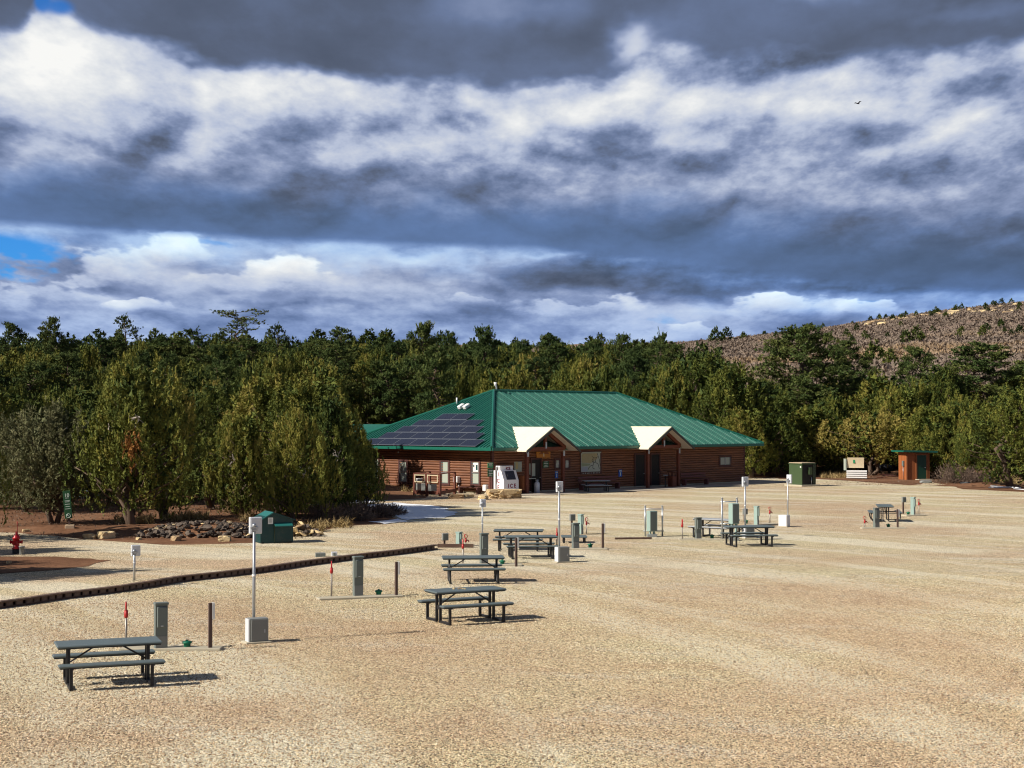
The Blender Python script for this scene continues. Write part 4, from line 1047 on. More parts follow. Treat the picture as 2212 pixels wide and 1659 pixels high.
for i, p in enumerate(resample(kp, .30)[:-1]):
    q = kp[-1]; 
    j = min(range(len(kp) - 1), key=lambda k: abs((kp[k] - p).length + (kp[k + 1] - p).length - (kp[k + 1] - kp[k]).length))
    d = kp[j + 1] - kp[j]; an_ = math.atan2(d.y, d.x); nn = Vector((-math.sin(an_), math.cos(an_), 0))
    if i < 290: link('block', blk, kr, Vector((p.x, p.y, .105)) + nn * .04 - O, an_)
mb = MB()
for a, b in zip(kp[:-1], kp[1:]):
    nn = Vector((-(b - a).y, (b - a).x, 0)).normalized() * .16
    mb.prism([Vector((a.x, a.y, 0)) + nn, Vector((b.x, b.y, 0)) + nn, Vector((b.x, b.y, KZ - .05)) + nn, Vector((a.x, a.y, KZ - .05)) + nn], nn * .3)
mb.build('backing_board', M['browntrim'], kr, -O)
# road side raised behind the kerb
V = []; F = []
fine_ = resample(kp, .8)
for i, p in enumerate(fine_):
    a = fine_[max(i - 1, 0)]; b = fine_[min(i + 1, len(fine_) - 1)]; nn = Vector((-(b - a).y, (b - a).x, 0)).normalized()
    f = 1 - max(0, i / (len(fine_) - 1) - .8) * 4
    for k, (dd, zz) in enumerate(((.17, .185), (.6, .175), (1.6, .13), (3.2, .06), (5.2, -.002))):
        q = Vector((p.x, p.y, 0)) + nn * dd; V.append((q.x, q.y, zz * max(f, .25) + (.006 if k == 4 else random.uniform(-.008, .008))))
for i in range(len(fine_) - 1):
    for k in range(4): a = i * 5 + k; F.append((a, a + 5, a + 6, a + 1))
me = bpy.data.meshes.new('road'); me.from_pydata(V, [], F); me.materials.append(M['gravel']); me.polygons.foreach_set('use_smooth', [True] * len(F)); tag(link('road', me), kind='structure')
# ------------------------------------------------------------------ fire hydrant, sign, bin, transformer, shed
t = empty('fire_hydrant', G(35, 1196), 0, 'red fire hydrant with a thin marker rod at the left edge of the photo', 'fire hydrant')
MB().lathe((0, 0, 0), [(.14, 0), (.14, .16), (.10, .18)], 14).build('base', M['black'], t)
MB().lathe((0, 0, .17), [(.15, 0), (.15, .04), (.105, .06), (.105, .34), (.14, .36), (.14, .40), (.11, .44), (.09, .50), (.04, .55), (.035, .62)], 16).build('barrel', M['red'], t)
for s in (-1, 1): MB().tube([(0, 0, .42), (s * .19, 0, .42)], .055, 10).tube([(s * .19, 0, .42), (s * .22, 0, .42)], .068, 8).build('side_cap', M['red'], t)
MB().tube([(0, -.02, .40), (0, -.20, .40)], .075, 10).tube([(0, -.20, .40), (0, -.24, .40)], .088, 8).build('front_cap', M['red'], t)
MB().tube([(.02, .08, .3), (.0, .08, 1.15)], .014, 6).build('marker_rod', M['red'], t)
t = empty('bollard_stub', G(47, 1198), 0, 'short dark stub post beside the red fire hydrant', 'post'); MB().lathe((0, 0, 0), [(.09, 0), (.09, .26), (.11, .27), (.11, .30)], 12).build('stub', M['cabinet'], t)
p = G(151, 1148); s_ = p.y / FPX
t = empty('speed_sign', p, R(12), 'leaning green speed sign reading 10 on a brown post in a yellow block', 'sign')
MB().box((0, 0, .14), (.40, .34, .30), bev=.02).build('block', M['tan'], t); MB().box((-.195, -.02, .15), (.03, .26, .26)).build('block_face', M['signwood'], t)
LM = Matrix.Rotation(R(-5), 3, 'Y')
def lp(x, y, z): return LM @ Vector((x, y, z))
MB().box(lp(0, 0, .85), (.08, .08, 1.4), LM).build('post', M['postw'], t)
pnl = MB().box(lp(0, -.06, 1.16), (.31, .03, 1.20), LM, bev=.006).build('sign_panel', M['dgreensign'], t)
rt = (LM @ Matrix.Rotation(R(90), 3, 'X')).to_euler()
text('10', .21, M['signtext'], pnl, lp(0, -.078, 1.56), rt, bold=.004)
text('MPH', .07, M['signtext'], pnl, lp(0, -.078, 1.44), rt)
for k, z in enumerate((1.33, 1.28, 1.18, 1.08, .98)): MB().box(lp(0, -.077, z), (.22 - .04 * (k % 2), .006, .022), LM).build('print_line', M['signtext'], pnl)
ring = MB(); q = [lp(.085 * math.cos(a / 20 * 2 * math.pi), -.08, .68 + .085 * math.sin(a / 20 * 2 * math.pi)) for a in range(21)]
ring.tube(q, .011, 6); ring.tube([lp(-.06, -.08, .74), lp(.06, -.08, .62)], .011, 6); ring.build('prohibition_ring', M['signtext'], pnl)
# teal animal-proof bin
p = G(590, 1171.5); s_ = p.y / FPX
t = empty('dumpster', p, R(24), 'teal steel dumpster with peaked roof, pale teal hatch and paper notice', 'dumpster')
w, d, h = 1.30, 1.1, .90
MB().prism([(-w / 2, -d / 2, .03), (w / 2, -d / 2, .03), (w / 2, -d / 2, h), (-w * .12, -d / 2, h + .30), (-w / 2, -d / 2, h + .06)], (0, d, 0)).build('body', M['teal'], t)
MB().prism([(-w * .13, -d / 2 - .08, h + .32), (w / 2 + .08, -d / 2 - .08, h + .01), (w / 2 + .08, -d / 2 - .08, h - .03), (-w * .13, -d / 2 - .08, h + .27)], (0, d + .16, 0)).build('roof_panel', M['teal'], t)
MB().prism([(-w * .12, -d / 2 - .08, h + .32), (-w / 2 - .12, -d / 2 - .08, h - .02), (-w / 2 - .12, -d / 2 - .08, h - .06), (-w * .12, -d / 2 - .08, h + .27)], (0, d + .16, 0)).build('roof_panel', M['teallit'], t)
MB().prism([(-.12, -d / 2 - .03, h - .15), (.58, -d / 2 - .03, h - .13), (.58, -d / 2 - .22, h - .24), (-.12, -d / 2 - .22, h - .24)], (0, 0, .03)).build('hatch', M['teallit'], t)
MB().box((.24, -d / 2 - .012, .42), (.68, .03, .72), bev=.006).build('door', M['teal'], t)
MB().box((-.10, -d / 2 - .03, .42), (.03, .03, .78)).build('door_post', M['transd'], t)
n_ = MB().box((-.26, -d / 2 - .015, h - .02), (.20, .012, .25), rotz(0)).build('notice', M['white'], t)
for k in range(4): MB().box((-.26, -d / 2 - .024, h + .05 - k * .04), (.13, .004, .012)).build('print_line', M['frame'], n_)
for sx in (-1, 1): MB().box((sx * w * .42, 0, .03), (.08, d, .07)).build('skid', M['frame'], t)
# green transformer cabinet on a pad
p = G(1735, 1050); s_ = p.y / FPX
t = empty('transformer', p, R(33), 'large dark green transformer cabinet with a tan lid on a concrete pad', 'transformer')
w, d, h = 1.35, 1.35, 1.52
MB().box((0, .1, .05), (w + .5, d + .5, .14), bev=.02).build('pad', M['conc'], t)
MB().box((0, .1, .12 + h / 2), (w, d, h), bev=.01).build('housing', M['transg'], t)
MB().box((0, .1, .12 + h + .02), (w + .10, d + .10, .05), bev=.01).build('lid', M['transg'], t)
MB().prism([(-w / 2, .1 - d / 2, .17 + h), (w / 2, .1 - d / 2, .17 + h), (w / 2, .1 + d / 2, .17 + h), (-w / 2, .1 + d / 2, .17 + h)], (0, 0, .05)).build('lid_top', M['tan'], t)
yf = .1 - d / 2
MB().box((-.1, yf - .012, .12 + h * .5), (w * .72, .03, h * .94), bev=.004).build('recess_panel', M['dark'], t)
MB().box((.04, yf - .10, .12 + h * .66), (.30, .18, h * .34), bev=.01).build('meter_box', M['transg'], t)
MB().box((w * .38, yf - .03, .12 + h * .5), (w * .22, .06, h * .96), bev=.004).build('side_door', M['transd'], t)
MB().tube([(.22, yf - .06, .12), (.22, yf - .06, .12 + h * .36)], .035, 8).build('conduit', M['galv'], t)
MB().box((-w / 2 - .012, yf + .12, .12 + h * .86), (.01, .12, .10)).build('warning_label', M['white'], t)
# shed on the right
q0, q1 = G(1958, 1037), G(2008, 1037)
t = empty('shed', q0, R(14), 'small orange board shed with green door and green sloping roof at right', 'shed')
w, d, h = 2.05, 1.25, 2.42
MB().box((w / 2, d / 2, h / 2 - .1), (w, d, h - .2)).build('wall', M['shed'], t)
MB().prism([(-.45, -.35, h - .02), (w + .55, -.35, h - .10), (w + .55, -.35, h - .22), (-.45, -.35, h - .14)], (0, d + .8, 0)).build('roof', M['trimg'], t)
MB().prism([(-.46, -.37, h + .02), (w + .56, -.37, h - .06), (w + .56, -.37, h - .20), (-.46, -.37, h - .12)], (0, -.03, 0)).build('fascia', M['trimg'], t)
dr = MB().box((w * .66, -.03, 1.02), (.84, .05, 1.98)).build('door', M['sheddoor'], t); MB().tube([(w * .66 + .34, -.06, 1.0), (w * .66 + .34, -.11, 1.0), (w * .66 + .24, -.11, 1.0)], .018, 6).build('door_handle', M['galv'], dr)
f = MB(); f.box((w * .66 - .47, -.04, 1.02), (.10, .07, 2.04)); f.box((w * .66 + .47, -.04, 1.02), (.10, .07, 2.04)); f.box((w * .66, -.041, 2.06), (1.04, .07, .09)); f.build('door_frame', M['plank'], t)
for x in (.05, w - .05): MB().box((x, -.035, h / 2 - .06), (.10, .06, h - .14)).build('corner_trim', M['plank'], t)
for k in range(5): MB().box((-.015, .13 + k * .25, h / 2 - .06), (.03, .22, h - .14)).build('board', M['shed'], t)
mbx = MB().box((-.10, .35, 1.35), (.12, .24, .42), bev=.01).build('meter_box', M['ped'], t); MB().tube([(-.10, .35, 0), (-.10, .35, 1.15)], .025, 6).build('conduit', M['galv'], mbx)
MB().box((w * .66, -.45, .04), (1.3, .6, .08), bev=.01).build('step', M['conc'], t)
# material heap near the shed
t = empty('board_stack', G(1851, 1035), R(-14), 'pale plywood sheet with green sticker propped on white planks under the tree', 'building material')
for k in range(4): MB().box((0, 0, .15 + k * .17), (1.65, .7, .12), bev=.01).build('plank', M['white'], t)
b_ = MB().box((-.1, .1, 1.35), (1.35, .06, .85), Matrix.Rotation(R(8), 3, 'X')).build('plywood_sheet', M['osb'], t); MB().box((-.22, .045, 1.52), (.16, .02, .42)).build('sticker', M['greensign'], b_)
MB().box((-.95, .2, 1.2), (.08, .5, .95), rotz(R(20))).build('side_board', M['blind'], t)
t = empty('barrel', G(1932 - 20, 1026), R(10), 'black drum lying on its side left of the orange shed', 'barrel')
MB().tube([(-.55, 0, .62), (.55, 0, .62)], .30, 14).build('drum', M['black'], t)
for x in (-.3, 0, .3): MB().tube([(x - .02, 0, .62), (x + .02, 0, .62)], .315, 14).build('rib', M['frame'], t)
for x in (-.4, .4): MB().box((x, 0, .17), (.12, .5, .34)).build('block', M['timber'], t)
t = empty('pallet_heap', G(1917, 1033), R(5), 'low heap of dark reddish scrap boards under the black drum', 'scrap heap')
for k in range(9): MB().box((random.uniform(-.9, .9), random.uniform(-.3, .3), .05 + .035 * k), (random.uniform(.7, 1.4), .12, .035), rotz(random.uniform(-.5, .5))).build('board', M[('timber', 'beam', 'browntrim')[k % 3]], t)
t = empty('bent_board', G(1925, 1014), R(20), 'curved orange yellow sheet leaning among dead branches left of the shed', 'board')
MB().tube([(-.8, 0, .35), (-.4, 0, .85), (0, 0, 1.25), (.3, 0, 1.2), (.5, 0, .8)], [.10, .16, .18, .16, .08], 6).build('sheet', M['signwood'], t)
for k, (px, py, lab) in enumerate(((2085, 1047, 'pale rimmed tyre lying flat at the right edge of the lot'), (2120, 1050, 'second tyre lying beside the white pipes at the right'))):
    t = empty('tyre', G(px, py), 0, lab, 'tyre'); ringp = [(.30 * math.cos(a / 16 * 2 * math.pi), .30 * math.sin(a / 16 * 2 * math.pi), .10) for a in range(17)]
    MB().tube(ringp, .10, 8).build('casing', M['black'], t); MB().tube([(p_[0] * .75, p_[1] * .75, .15) for p_ in ringp], .035, 6).build('rim', M['white'], t)
t = empty('tyre', G(2147, 1047), R(20), 'black tyre standing upright against the bare shrubs at the right', 'tyre'); MB().tube([(.32 * math.cos(a / 16 * 2 * math.pi), 0, .42 + .32 * math.sin(a / 16 * 2 * math.pi)) for a in range(17)], .10, 8).build('casing', M['black'], t)
for k, (pa_, pb_, lab) in enumerate((((2140, 1052), (2205, 1056), 'longest white pipe on the dirt at the right edge'), ((2135, 1055), (2185, 1055), 'short white pipe lying left of the longest one'), ((2190, 1058), (2225, 1061), 'white pipe end at the right edge of the photo'))):
    a, b = G(*pa_), G(*pb_); t = tag(MB().tube([a + Vector((0, 0, .07)), b + Vector((0, 0, .07))], .04, 8).build('white_pipe', M['alu']), lab, 'pipe')
t = tag(link('rubble_bag', rock_mesh(77, .5, .25, .12, 2, 'cabinet'), None, G(2000, 1043.5) + Vector((0, 0, .1))), 'dark flat sack lying on the gravel below the shed door', 'sack')
# wooden enclosure by the left wall
a = LW(*Z1(590, 1215), -1.5); b_l = LW(*Z1(850, 1222), -1.5)
A_, B_ = G(*Z1(592, 1212)), G(*Z1(858, 1222)); C_ = G(*Z1(1010, 1195)); an_ = math.atan2((B_ - A_).y, (B_ - A_).x); L1 = (B_ - A_).length
bk = (C_ - B_); L2 = bk.length; u2 = bk.normalized()
t = empty('wooden_enclosure', A_, 0, 'open brown wooden enclosure with rails around equipment by the left wall', 'enclosure')
ux = (B_ - A_).normalized(); hE = hz((1420 + 985 * .36166) / 1.73599, A_.y)
corners = [Vector((0, 0, 0)), ux * L1 * .48, ux * L1, ux * L1 + bk, bk]
for k, c in enumerate(corners): MB().box((c.x, c.y, hE / 2), (.14, .14, hE), rotz(an_), bev=.008).build('post', M['beam'], t)
def rail(p, q, z, hh=.10, th=.05, m='beam'):
    d = q - p; MB().box(((p.x + q.x) / 2, (p.y + q.y) / 2, z), (d.length, th, hh), rotz(math.atan2(d.y, d.x)), bev=.006).build('rail', M[m], t)
for p_, q_ in ((corners[0], corners[2]), (corners[2], corners[3]), (corners[3], corners[4]), (corners[4], corners[0])):
    rail(p_, q_, hE + .03, .05, .16); rail(p_, q_, .22, .22, .05)
rail(corners[0], corners[2], hE * .60, .09, .06, 'plank')
for k in range(2):
    p_ = ux * L1 * (.5 * k + .05); q_ = ux * L1 * (.5 * k + .43); fo = Vector((ux.y, -ux.x, 0)) * .08
    for z in (hE * .64, hE * .95): MB().box((((p_ + q_) / 2 + fo).x, ((p_ + q_) / 2 + fo).y, z), ((q_ - p_).length, .03, .06), rotz(an_)).build('panel_rail', M['osb'], t)
    for c in (p_, q_): MB().box(((c + fo).x, (c + fo).y, hE * .8), (.06, .031, hE * .36), rotz(an_)).build('panel_stile', M['osb'], t)
tt = empty('air_conditioner', A_ + ux * L1 * .3 + bk * .45, an_, 'dark boxy air conditioning unit inside the wooden enclosure', 'air conditioner')
MB().box((0, 0, .42), (.85, .6, .8), bev=.03).build('casing', M['cabinet'], tt)
for k in range(8): MB().box((0, -.305, .14 + .075 * k), (.76, .012, .03)).build('grille_bar', M['frame'], tt)
tt = empty('air_conditioner', A_ - ux * .35 + bk * .5, an_, 'grey louvred unit standing left of the wooden enclosure', 'air conditioner')
MB().box((0, 0, .50), (.30, .5, .96), bev=.02).build('casing', M['cabinet'], tt)
for k in range(9): MB().box((0, -.255, .14 + .09 * k), (.25, .012, .035)).build('louvre', M['ped'], tt)
MB().box((0, 0, 1.0), (.36, .56, .05)).build('cap', M['white'], tt)
# bird in the sky
t = empty('bird', atdepth(1857, 320) + Vector((0, 0, hz(221, 320))), R(30), 'tiny dark bird gliding in front of the clouds', 'bird')
bd = MB(); bd.tube([(-.45, 0, 0), (-.15, 0, .05), (.2, 0, .04), (.5, 0, 0)], [.02, .13, .10, .02], 8)
bd.build('body', M['frame'], t)
for s in (-1, 1): MB().prism([(-.15, s * .08, .05), (.2, s * .08, .05), (.15, s * .6, .38), (-.05, s * 1.15, .30), (-.22, s * .6, .38)], (0, 0, .02)).build('wing', M['frame'], t)
# ------------------------------------------------------------------ vegetation
def norm_(a): return a / np.maximum(np.linalg.norm(a, axis=-1, keepdims=True), 1e-9)
def tufts(rng, P, D, L, Wd, nl, leaf, tint, wratio=.42, Nn=None):
    """foliage sprays: nl leaf triangles round each axis P -> P + D*L"""
    n = len(P)
    s = rng.random((n, nl)) ** .85
    D = norm_(D); a = norm_(np.cross(D, rng.normal(size=(n, 3)))); b = np.cross(D, a)
    th = rng.random((n, nl)) * 2 * math.pi
    rad = a[:, None] * np.cos(th)[..., None] + b[:, None] * np.sin(th)[..., None]
    r = (Wd[:, None] * (1 - s * .75) * (.45 + .55 * rng.random((n, nl))))
    c = P[:, None] + D[:, None] * (L[:, None] * s)[..., None] + rad * r[..., None]
    lf = leaf * (.6 + .8 * rng.random((n, nl)))[..., None]
    ax = norm_(D[:, None] * .9 + rad * .7 + rng.normal(size=(n, nl, 3)) * .35)
    nr = rad if Nn is None else norm_(Nn[:, None] * 1.0 + rad * .55 + rng.normal(size=(n, nl, 3)) * .22)
    wv = norm_(np.cross(ax, nr) + rng.normal(size=(n, nl, 3)) * .12) * lf * wratio
    v0 = c - wv * .5 - ax * lf * .4; v1 = c + wv * .5 - ax * lf * .4; v2 = c + ax * lf * .6
    V = np.stack([v0, v1, v2], 2).reshape(-1, 3)
    T = np.repeat(np.clip(tint[:, None] + rng.normal(0, .06, (n, nl)), 0, 1).ravel(), 3)
    return V, T
def foliage(name, parts, m):
    V = np.concatenate([p[0] for p in parts]); T = np.concatenate([p[1] for p in parts])
    return fast_mesh(name, V, np.arange(len(V)).reshape(-1, 3), [M[m]], T)
def limb(mb, p, q, r0, r1, rng, wob=.12, n=6, k=5):
    p = Vector(p); q = Vector(q); L = (q - p).length; pts = []; rs = []
    for i in range(k):
        t = i / (k - 1); w = Vector((rng.normal(), rng.normal(), rng.normal() * .4)) * wob * L * math.sin(math.pi * t) * .5
        pts.append(p.lerp(q, t) + w); rs.append(r0 + (r1 - r0) * t)
    mb.tube(pts, rs, n); return pts
def juniper(seed, H=7.0, Rr=2.6, base=.9, top=.55, nl=13, nlobe=92, tpl=32, leaf=.135, skirt=1.0, m='juniper', upright=.75, hue=.5, lobe=1.0):
    """rounded many-leadered juniper: separate upward lobes of sprays over a twisted trunk"""
    rng = np.random.default_rng(seed); mb = MB(); parts = []
    lean = rng.normal(0, .25, 2)
    nt = rng.integers(1, 4)
    for i in range(nt):
        a = rng.random() * 6.28; limb(mb, (math.cos(a) * .12, math.sin(a) * .12, -.1), (lean[0] + math.cos(a) * Rr * .3, lean[1] + math.sin(a) * Rr * .3, H * (.5 + .3 * rng.random())), .20 * H / 7, .05, rng, .12, 7, 7)
    asym = rng.normal(0, .14, 4)
    def env(u, ang):
        v = 1.0 if u > .16 else (.55 + .45 * u / .16 if skirt >= 1 else (.35 + .65 * u / .16))
        w = max(0, 1 - max(0, (u - .16) / .88) ** (1.25 + top)) ** .68
        return Rr * v * w * (1 + asym[0] * math.sin(ang) + asym[1] * math.cos(ang) + asym[2] * math.sin(2 * ang) + asym[3] * math.sin(3 * ang + 5 * u))
    cen = []
    for i in range(nlobe):
        u = ((i + .5) / nlobe) ** .92 * .93; ang = i * 2.399 + rng.normal(0, .3)
        rr = env(u, ang) * (.55 + .44 * rng.random()) * (1 if u < .85 else .6)
        cen.append((math.cos(ang) * rr + lean[0] * u, math.sin(ang) * rr + lean[1] * u, base + (H - base) * u * .86, ang))
    for j in range(5): cen.append((lean[0] + rng.normal(0, .25), lean[1] + rng.normal(0, .25), H * (.66 + .045 * j), rng.random() * 6))
    for i, c in enumerate(cen):
        ang = c[3]; c = np.array(c[:3]); u = (c[2] - base) / (H - base)
        rx = Rr * (.125 + .095 * rng.random()) * (1 - .20 * u) * lobe; rzz = rx * (2.0 + 1.3 * rng.random())
        n = int(tpl * (.75 + .5 * rng.random()))
        d = norm_(rng.normal(size=(n, 3)) + np.array([math.cos(ang), math.sin(ang), .35]) * .55)
        rad = (.80 + .24 * rng.random(n))[:, None]
        P = c + d * rad * np.array([rx, rx, rzz]) * np.stack([1 - .60 * np.clip(d[:, 2], 0, 1)] * 2 + [np.ones(n)], -1)
        P[:, 2] = np.maximum(P[:, 2], .40 + .6 * rng.random(n))
        D = norm_(d * .35 + np.array([math.cos(ang) * .2, math.sin(ang) * .2, upright + .15]) + rng.normal(size=(n, 3)) * .25)
        lt = np.clip(hue + rng.normal(0, .12) + rng.normal(0, .08, n) + d[:, 2] * .07, 0, 1)
        parts.append(tufts(rng, P - D * .12, D, .22 + .20 * rng.random(n), .05 + .05 * rng.random(n), nl, leaf, lt, .40, norm_(d * [1, 1, .5] + np.array([0, 0, .1]))))
        if rng.random() < .4: limb(mb, (c[0] * .12, c[1] * .12, max(.4, c[2] - rx * 2.2)), c, .055, .02, rng, .15, 5, 4)
    # big dark leaves added inside to block light and deepen the crown's shade
    n = 200; th = rng.random(n) * 6.28; uu = rng.random(n) * .9; rr = np.array([env(a, b) for a, b in zip(uu, th)]) * (.15 + .55 * rng.random(n))
    P = np.stack([np.cos(th) * rr, np.sin(th) * rr, base + (H - base) * uu], -1)
    parts.append(tufts(rng, P, rng.normal(size=(n, 3)) + [0, 0, .6], np.full(n, .5), np.full(n, .2), 6, .34, np.clip(.25 + rng.normal(0, .1, n), 0, 1), .6))
    return foliage('crown', parts, m), mb.mesh('trunk', M['bark'])
def pine(seed, H=13.0, Rr=2.8, base=.22, dens=1.0, m='pine', flat=0.0, nl=15, leaf=.20, sparse=False):
    rng = np.random.default_rng(seed); mb = MB(); parts = []
    pts = [Vector((rng.normal(0, .08) * k, rng.normal(0, .08) * k, -.2 + H * .98 * k / 8)) for k in range(9)]
    mb.tube(pts, [.022 * H * (1 - .88 * k / 8) for k in range(9)], 8)
    nb = int(62 * dens)
    for i in range(nb):
        u = (i + rng.random()) / nb; z = H * (base + (1 - base) * u)
        prof = (math.sin(math.pi * min(1, (u * .80 + .16))) ** .8) if not flat else (.35 + .65 * u) * (1 if u < .93 else .8)
        L = Rr * prof * (.65 + .5 * rng.random()) + .25
        an_ = i * 2.399 + rng.normal(0, .5); dz = (.35 * u - .12 + rng.normal(0, .10)) * L
        k = min(8, z / H * 8); tr = pts[int(k)].lerp(pts[min(8, int(k) + 1)], k - int(k))
        q0 = np.array([tr.x, tr.y, z]); q1 = q0 + np.array([math.cos(an_) * L, math.sin(an_) * L, dz])
        mb.tube([Vector(q0), Vector((q0 + q1) / 2) + Vector((0, 0, -.04 * L)), Vector(q1)], [.045 + .012 * L, .03, .012], 4, cap=False)
        n = int((16 + 13 * L) * (1 if not sparse else .55)); s = .28 + .72 * rng.random(n) ** .7
        P = q0 + (q1 - q0) * s[:, None] + rng.normal(size=(n, 3)) * np.array([.26, .26, .16]) * (.5 + .22 * L)
        D = norm_(norm_(q1 - q0) * .5 + np.array([0, 0, .75]) + rng.normal(size=(n, 3)) * .5)
        lt = np.clip(.5 + rng.normal(0, .16) + rng.normal(0, .1, n), 0, 1)
        On = norm_(np.array([math.cos(an_), math.sin(an_), .8]) + rng.normal(size=(n, 3)) * .35)
        parts.append(tufts(rng, P, D, .20 + .16 * rng.random(n), .11 + .07 * rng.random(n), nl, leaf, lt, .42, On))
    P = np.array([[pts[8].x, pts[8].y, H * .97]]).repeat(30, 0) + rng.normal(size=(30, 3)) * [.3, .3, .3]
    parts.append(tufts(rng, P, np.array([[0, 0, 1.]]).repeat(30, 0) + rng.normal(size=(30, 3)) * .4, np.full(30, .35), np.full(30, .12), nl, leaf, np.full(30, .5), .36))
    return foliage('crown', parts, m), mb.mesh('trunk', M['bark'])
def dead_branches(seed, L=1.6, n=7):
    rng = np.random.default_rng(seed); mb = MB()
    for i in range(n):
        d = norm_(rng.normal(size=3) * [1, .8, .9]); a = Vector((0, 0, 0)); e = Vector(d * L * (.5 + .6 * rng.random()))
        pts = limb(mb, a, e, .035, .010, rng, .25, 5, 5)
        for j in (2, 3):
            f = pts[j] + Vector(norm_(d + rng.normal(size=3) * .9)) * L * .35; limb(mb, pts[j], f, .016, .006, rng, .2, 4, 3)
    return mb.mesh('dead_branch', M['deadwood'])
JP = [juniper(11, 7.2, 2.5, top=.25), juniper(12, 6.6, 2.9, top=.9, hue=.62), juniper(13, 8.2, 2.5, top=.2, hue=.45, upright=1.0), juniper(14, 7.0, 2.6, top=.35, hue=.70, upright=.9), juniper(15, 7.8, 3.0, top=.7, hue=.40),
      juniper(16, 6.2, 2.8, base=1.5, top=.9, hue=.56, skirt=.6), juniper(17, 6.0, 3.0, base=2.1, top=1.3, hue=.85, skirt=.8, nlobe=56)]
JH = [7.2, 6.6, 8.2, 7.0, 7.8, 6.2, 6.0]; JR = [2.5, 2.9, 2.5, 2.6, 3.0, 2.8, 3.0]
JG = [juniper(21, 5.6, 2.7, base=1.1, top=1.0, m='greyjuniper', tpl=46, upright=.35, skirt=.7, leaf=.12)]
PP = [pine(31, 13, 2.7, dens=1.25, nl=12), pine(32, 14, 3.1, dens=1.3, nl=12), pine(33, 12, 2.4, dens=1.1, nl=12), pine(34, 14.5, 4.4, base=.06, dens=2.1, nl=12)]
PH_ = [13, 14, 12, 14.5]; PR = [2.7, 3.1, 2.4, 4.4]
PO = [pine(41, 17, 3.0, base=.45, dens=.60, flat=1.0, sparse=True), pine(42, 13, 1.9, base=.3, dens=.6, sparse=True)]
nkind = {}
def plant(pair, p, s, rz, name, label, group=None, sx=None, cat='tree'):
    t = empty(name, p, rz, label, cat, group)
    link('trunk', pair[1], t); link('crown', pair[0], t)
    t.scale = (sx or s, sx or s, s)
    nkind[group] = nkind.get(group, 0) + 1
    return t
rt_ = random.Random(99)
def tree_px(kind, x, yt, dep=None, yb=None, wpx=None, label='', group=None, idx=None, rz=None, name=None):
    """tree whose crown top shows at (x, yt); foot at row yb or at a depth"""
    p = G(x, yb) if yb else atdepth(x, dep)
    p.z = gzf(p.x, p.y); h = hz(yt, p.y) - p.z
    if kind == 'j': k = rt_.randrange(6) if idx is None else idx; pr, H, Rr = JP[k], JH[k], JR[k]
    elif kind == 'g': pr, H, Rr = JG[0], 5.6, 2.7
    elif kind == 'p': k = rt_.randrange(3) if idx is None else idx; pr, H, Rr = PP[k], PH_[k], PR[k]
    else: k = idx or 0; pr, H, Rr = PO[k], (17, 13)[k], (3.0, 1.9)[k]
    s = h / H
    if wpx: sx = wpx / FPX * p.y / 2 / (Rr * (.90 if kind in 'jg' else 1.0))
    else: sx = s * rt_.uniform(.85, 1.1) if kind in 'jg' else s * rt_.uniform(.8, 1.05)
    nm = name or {'j': 'juniper_tree', 'g': 'juniper_tree', 'p': 'pine_tree', 'o': 'pine_tree'}[kind]
    return plant(pr, p, s, rt_.uniform(0, 6.28) if rz is None else rz, nm, label, group, sx)
# --- front row, left
tree_px('g', 118, 882, yb=1131, wpx=200, label='grey green bushy juniper right behind the leaning speed sign')
tree_px('g', 52, 905, yb=1106, wpx=150, label='grey juniper with a pale forked trunk at the left edge')
a3 = tree_px('j', 292, 785, yb=1143, wpx=262, idx=5, label='big olive juniper with bleached dead branches and a rusty patch, trunk on the dirt bank')
tree_px('j', 205, 822, yb=1092, wpx=190, idx=2, label='dark juniper between the speed sign tree and the one with dead branches')
tree_px('j', 352, 840, yb=1120, wpx=150, idx=0, label='low dark juniper with a black trunk just right of the one with dead branches')
tree_px('j', 462, 818, yb=1098, wpx=210, idx=4, label='shaded dark juniper left of the teal dumpster')
tree_px('j', 590, 790, yb=1104, wpx=230, idx=0, label='tall green juniper standing behind the teal dumpster')
tree_px('j', 690, 800, yb=1116, wpx=220, idx=2, label='tall juniper between the teal dumpster and the log building')
tree_px('j', 742, 880, yb=1108, wpx=135, idx=3, label='yellowish juniper touching the left end of the log building')
tree_px('j', 788, 948, yb=1101, wpx=78, idx=1, label='low dark juniper overlapping the left end of the log wall')
tree_px('j', 716, 838, yb=1122, wpx=130, idx=2, label='narrow juniper nearest the snow patch, right of the dumpster')
tree_px('j', 640, 880, yb=1130, wpx=150, idx=1, label='low bushy juniper right of the teal dumpster')
tree_px('j', 530, 880, yb=1122, wpx=120, idx=2, label='narrow dark juniper directly above the teal dumpster roof')
tree_px('j', -40, 800, yb=1100, wpx=200, idx=0, label='juniper cut by the left edge of the photo')
OFFL = ['nearest the camera', 'second nearest the camera', 'farthest to the left', 'beside the dark dirt patch', 'tall one level with the hydrant', 'just beyond the hydrant', 'level with the dirt bank']
for k, (x, y, s) in enumerate(((-20.5, 44.6, 1.04), (-22.6, 45.6, 1.0), (-25.5, 44.2, 1.1), (-24.5, 48.2, .95), (-27.5, 51.5, 1.1), (-23.5, 53.5, .9), (-22.2, 61.5, .9))):
    plant(JP[(k * 2 + 1) % 6], Vector((x, y, 0)), s, k * 1.3, 'juniper_tree', 'juniper outside the left edge shading the road, ' + OFFL[k], 'junipers beyond the left edge', s * .8)
db = link('dead_branch', dead_branches(5, .5, 6), a3); s3 = a3.scale
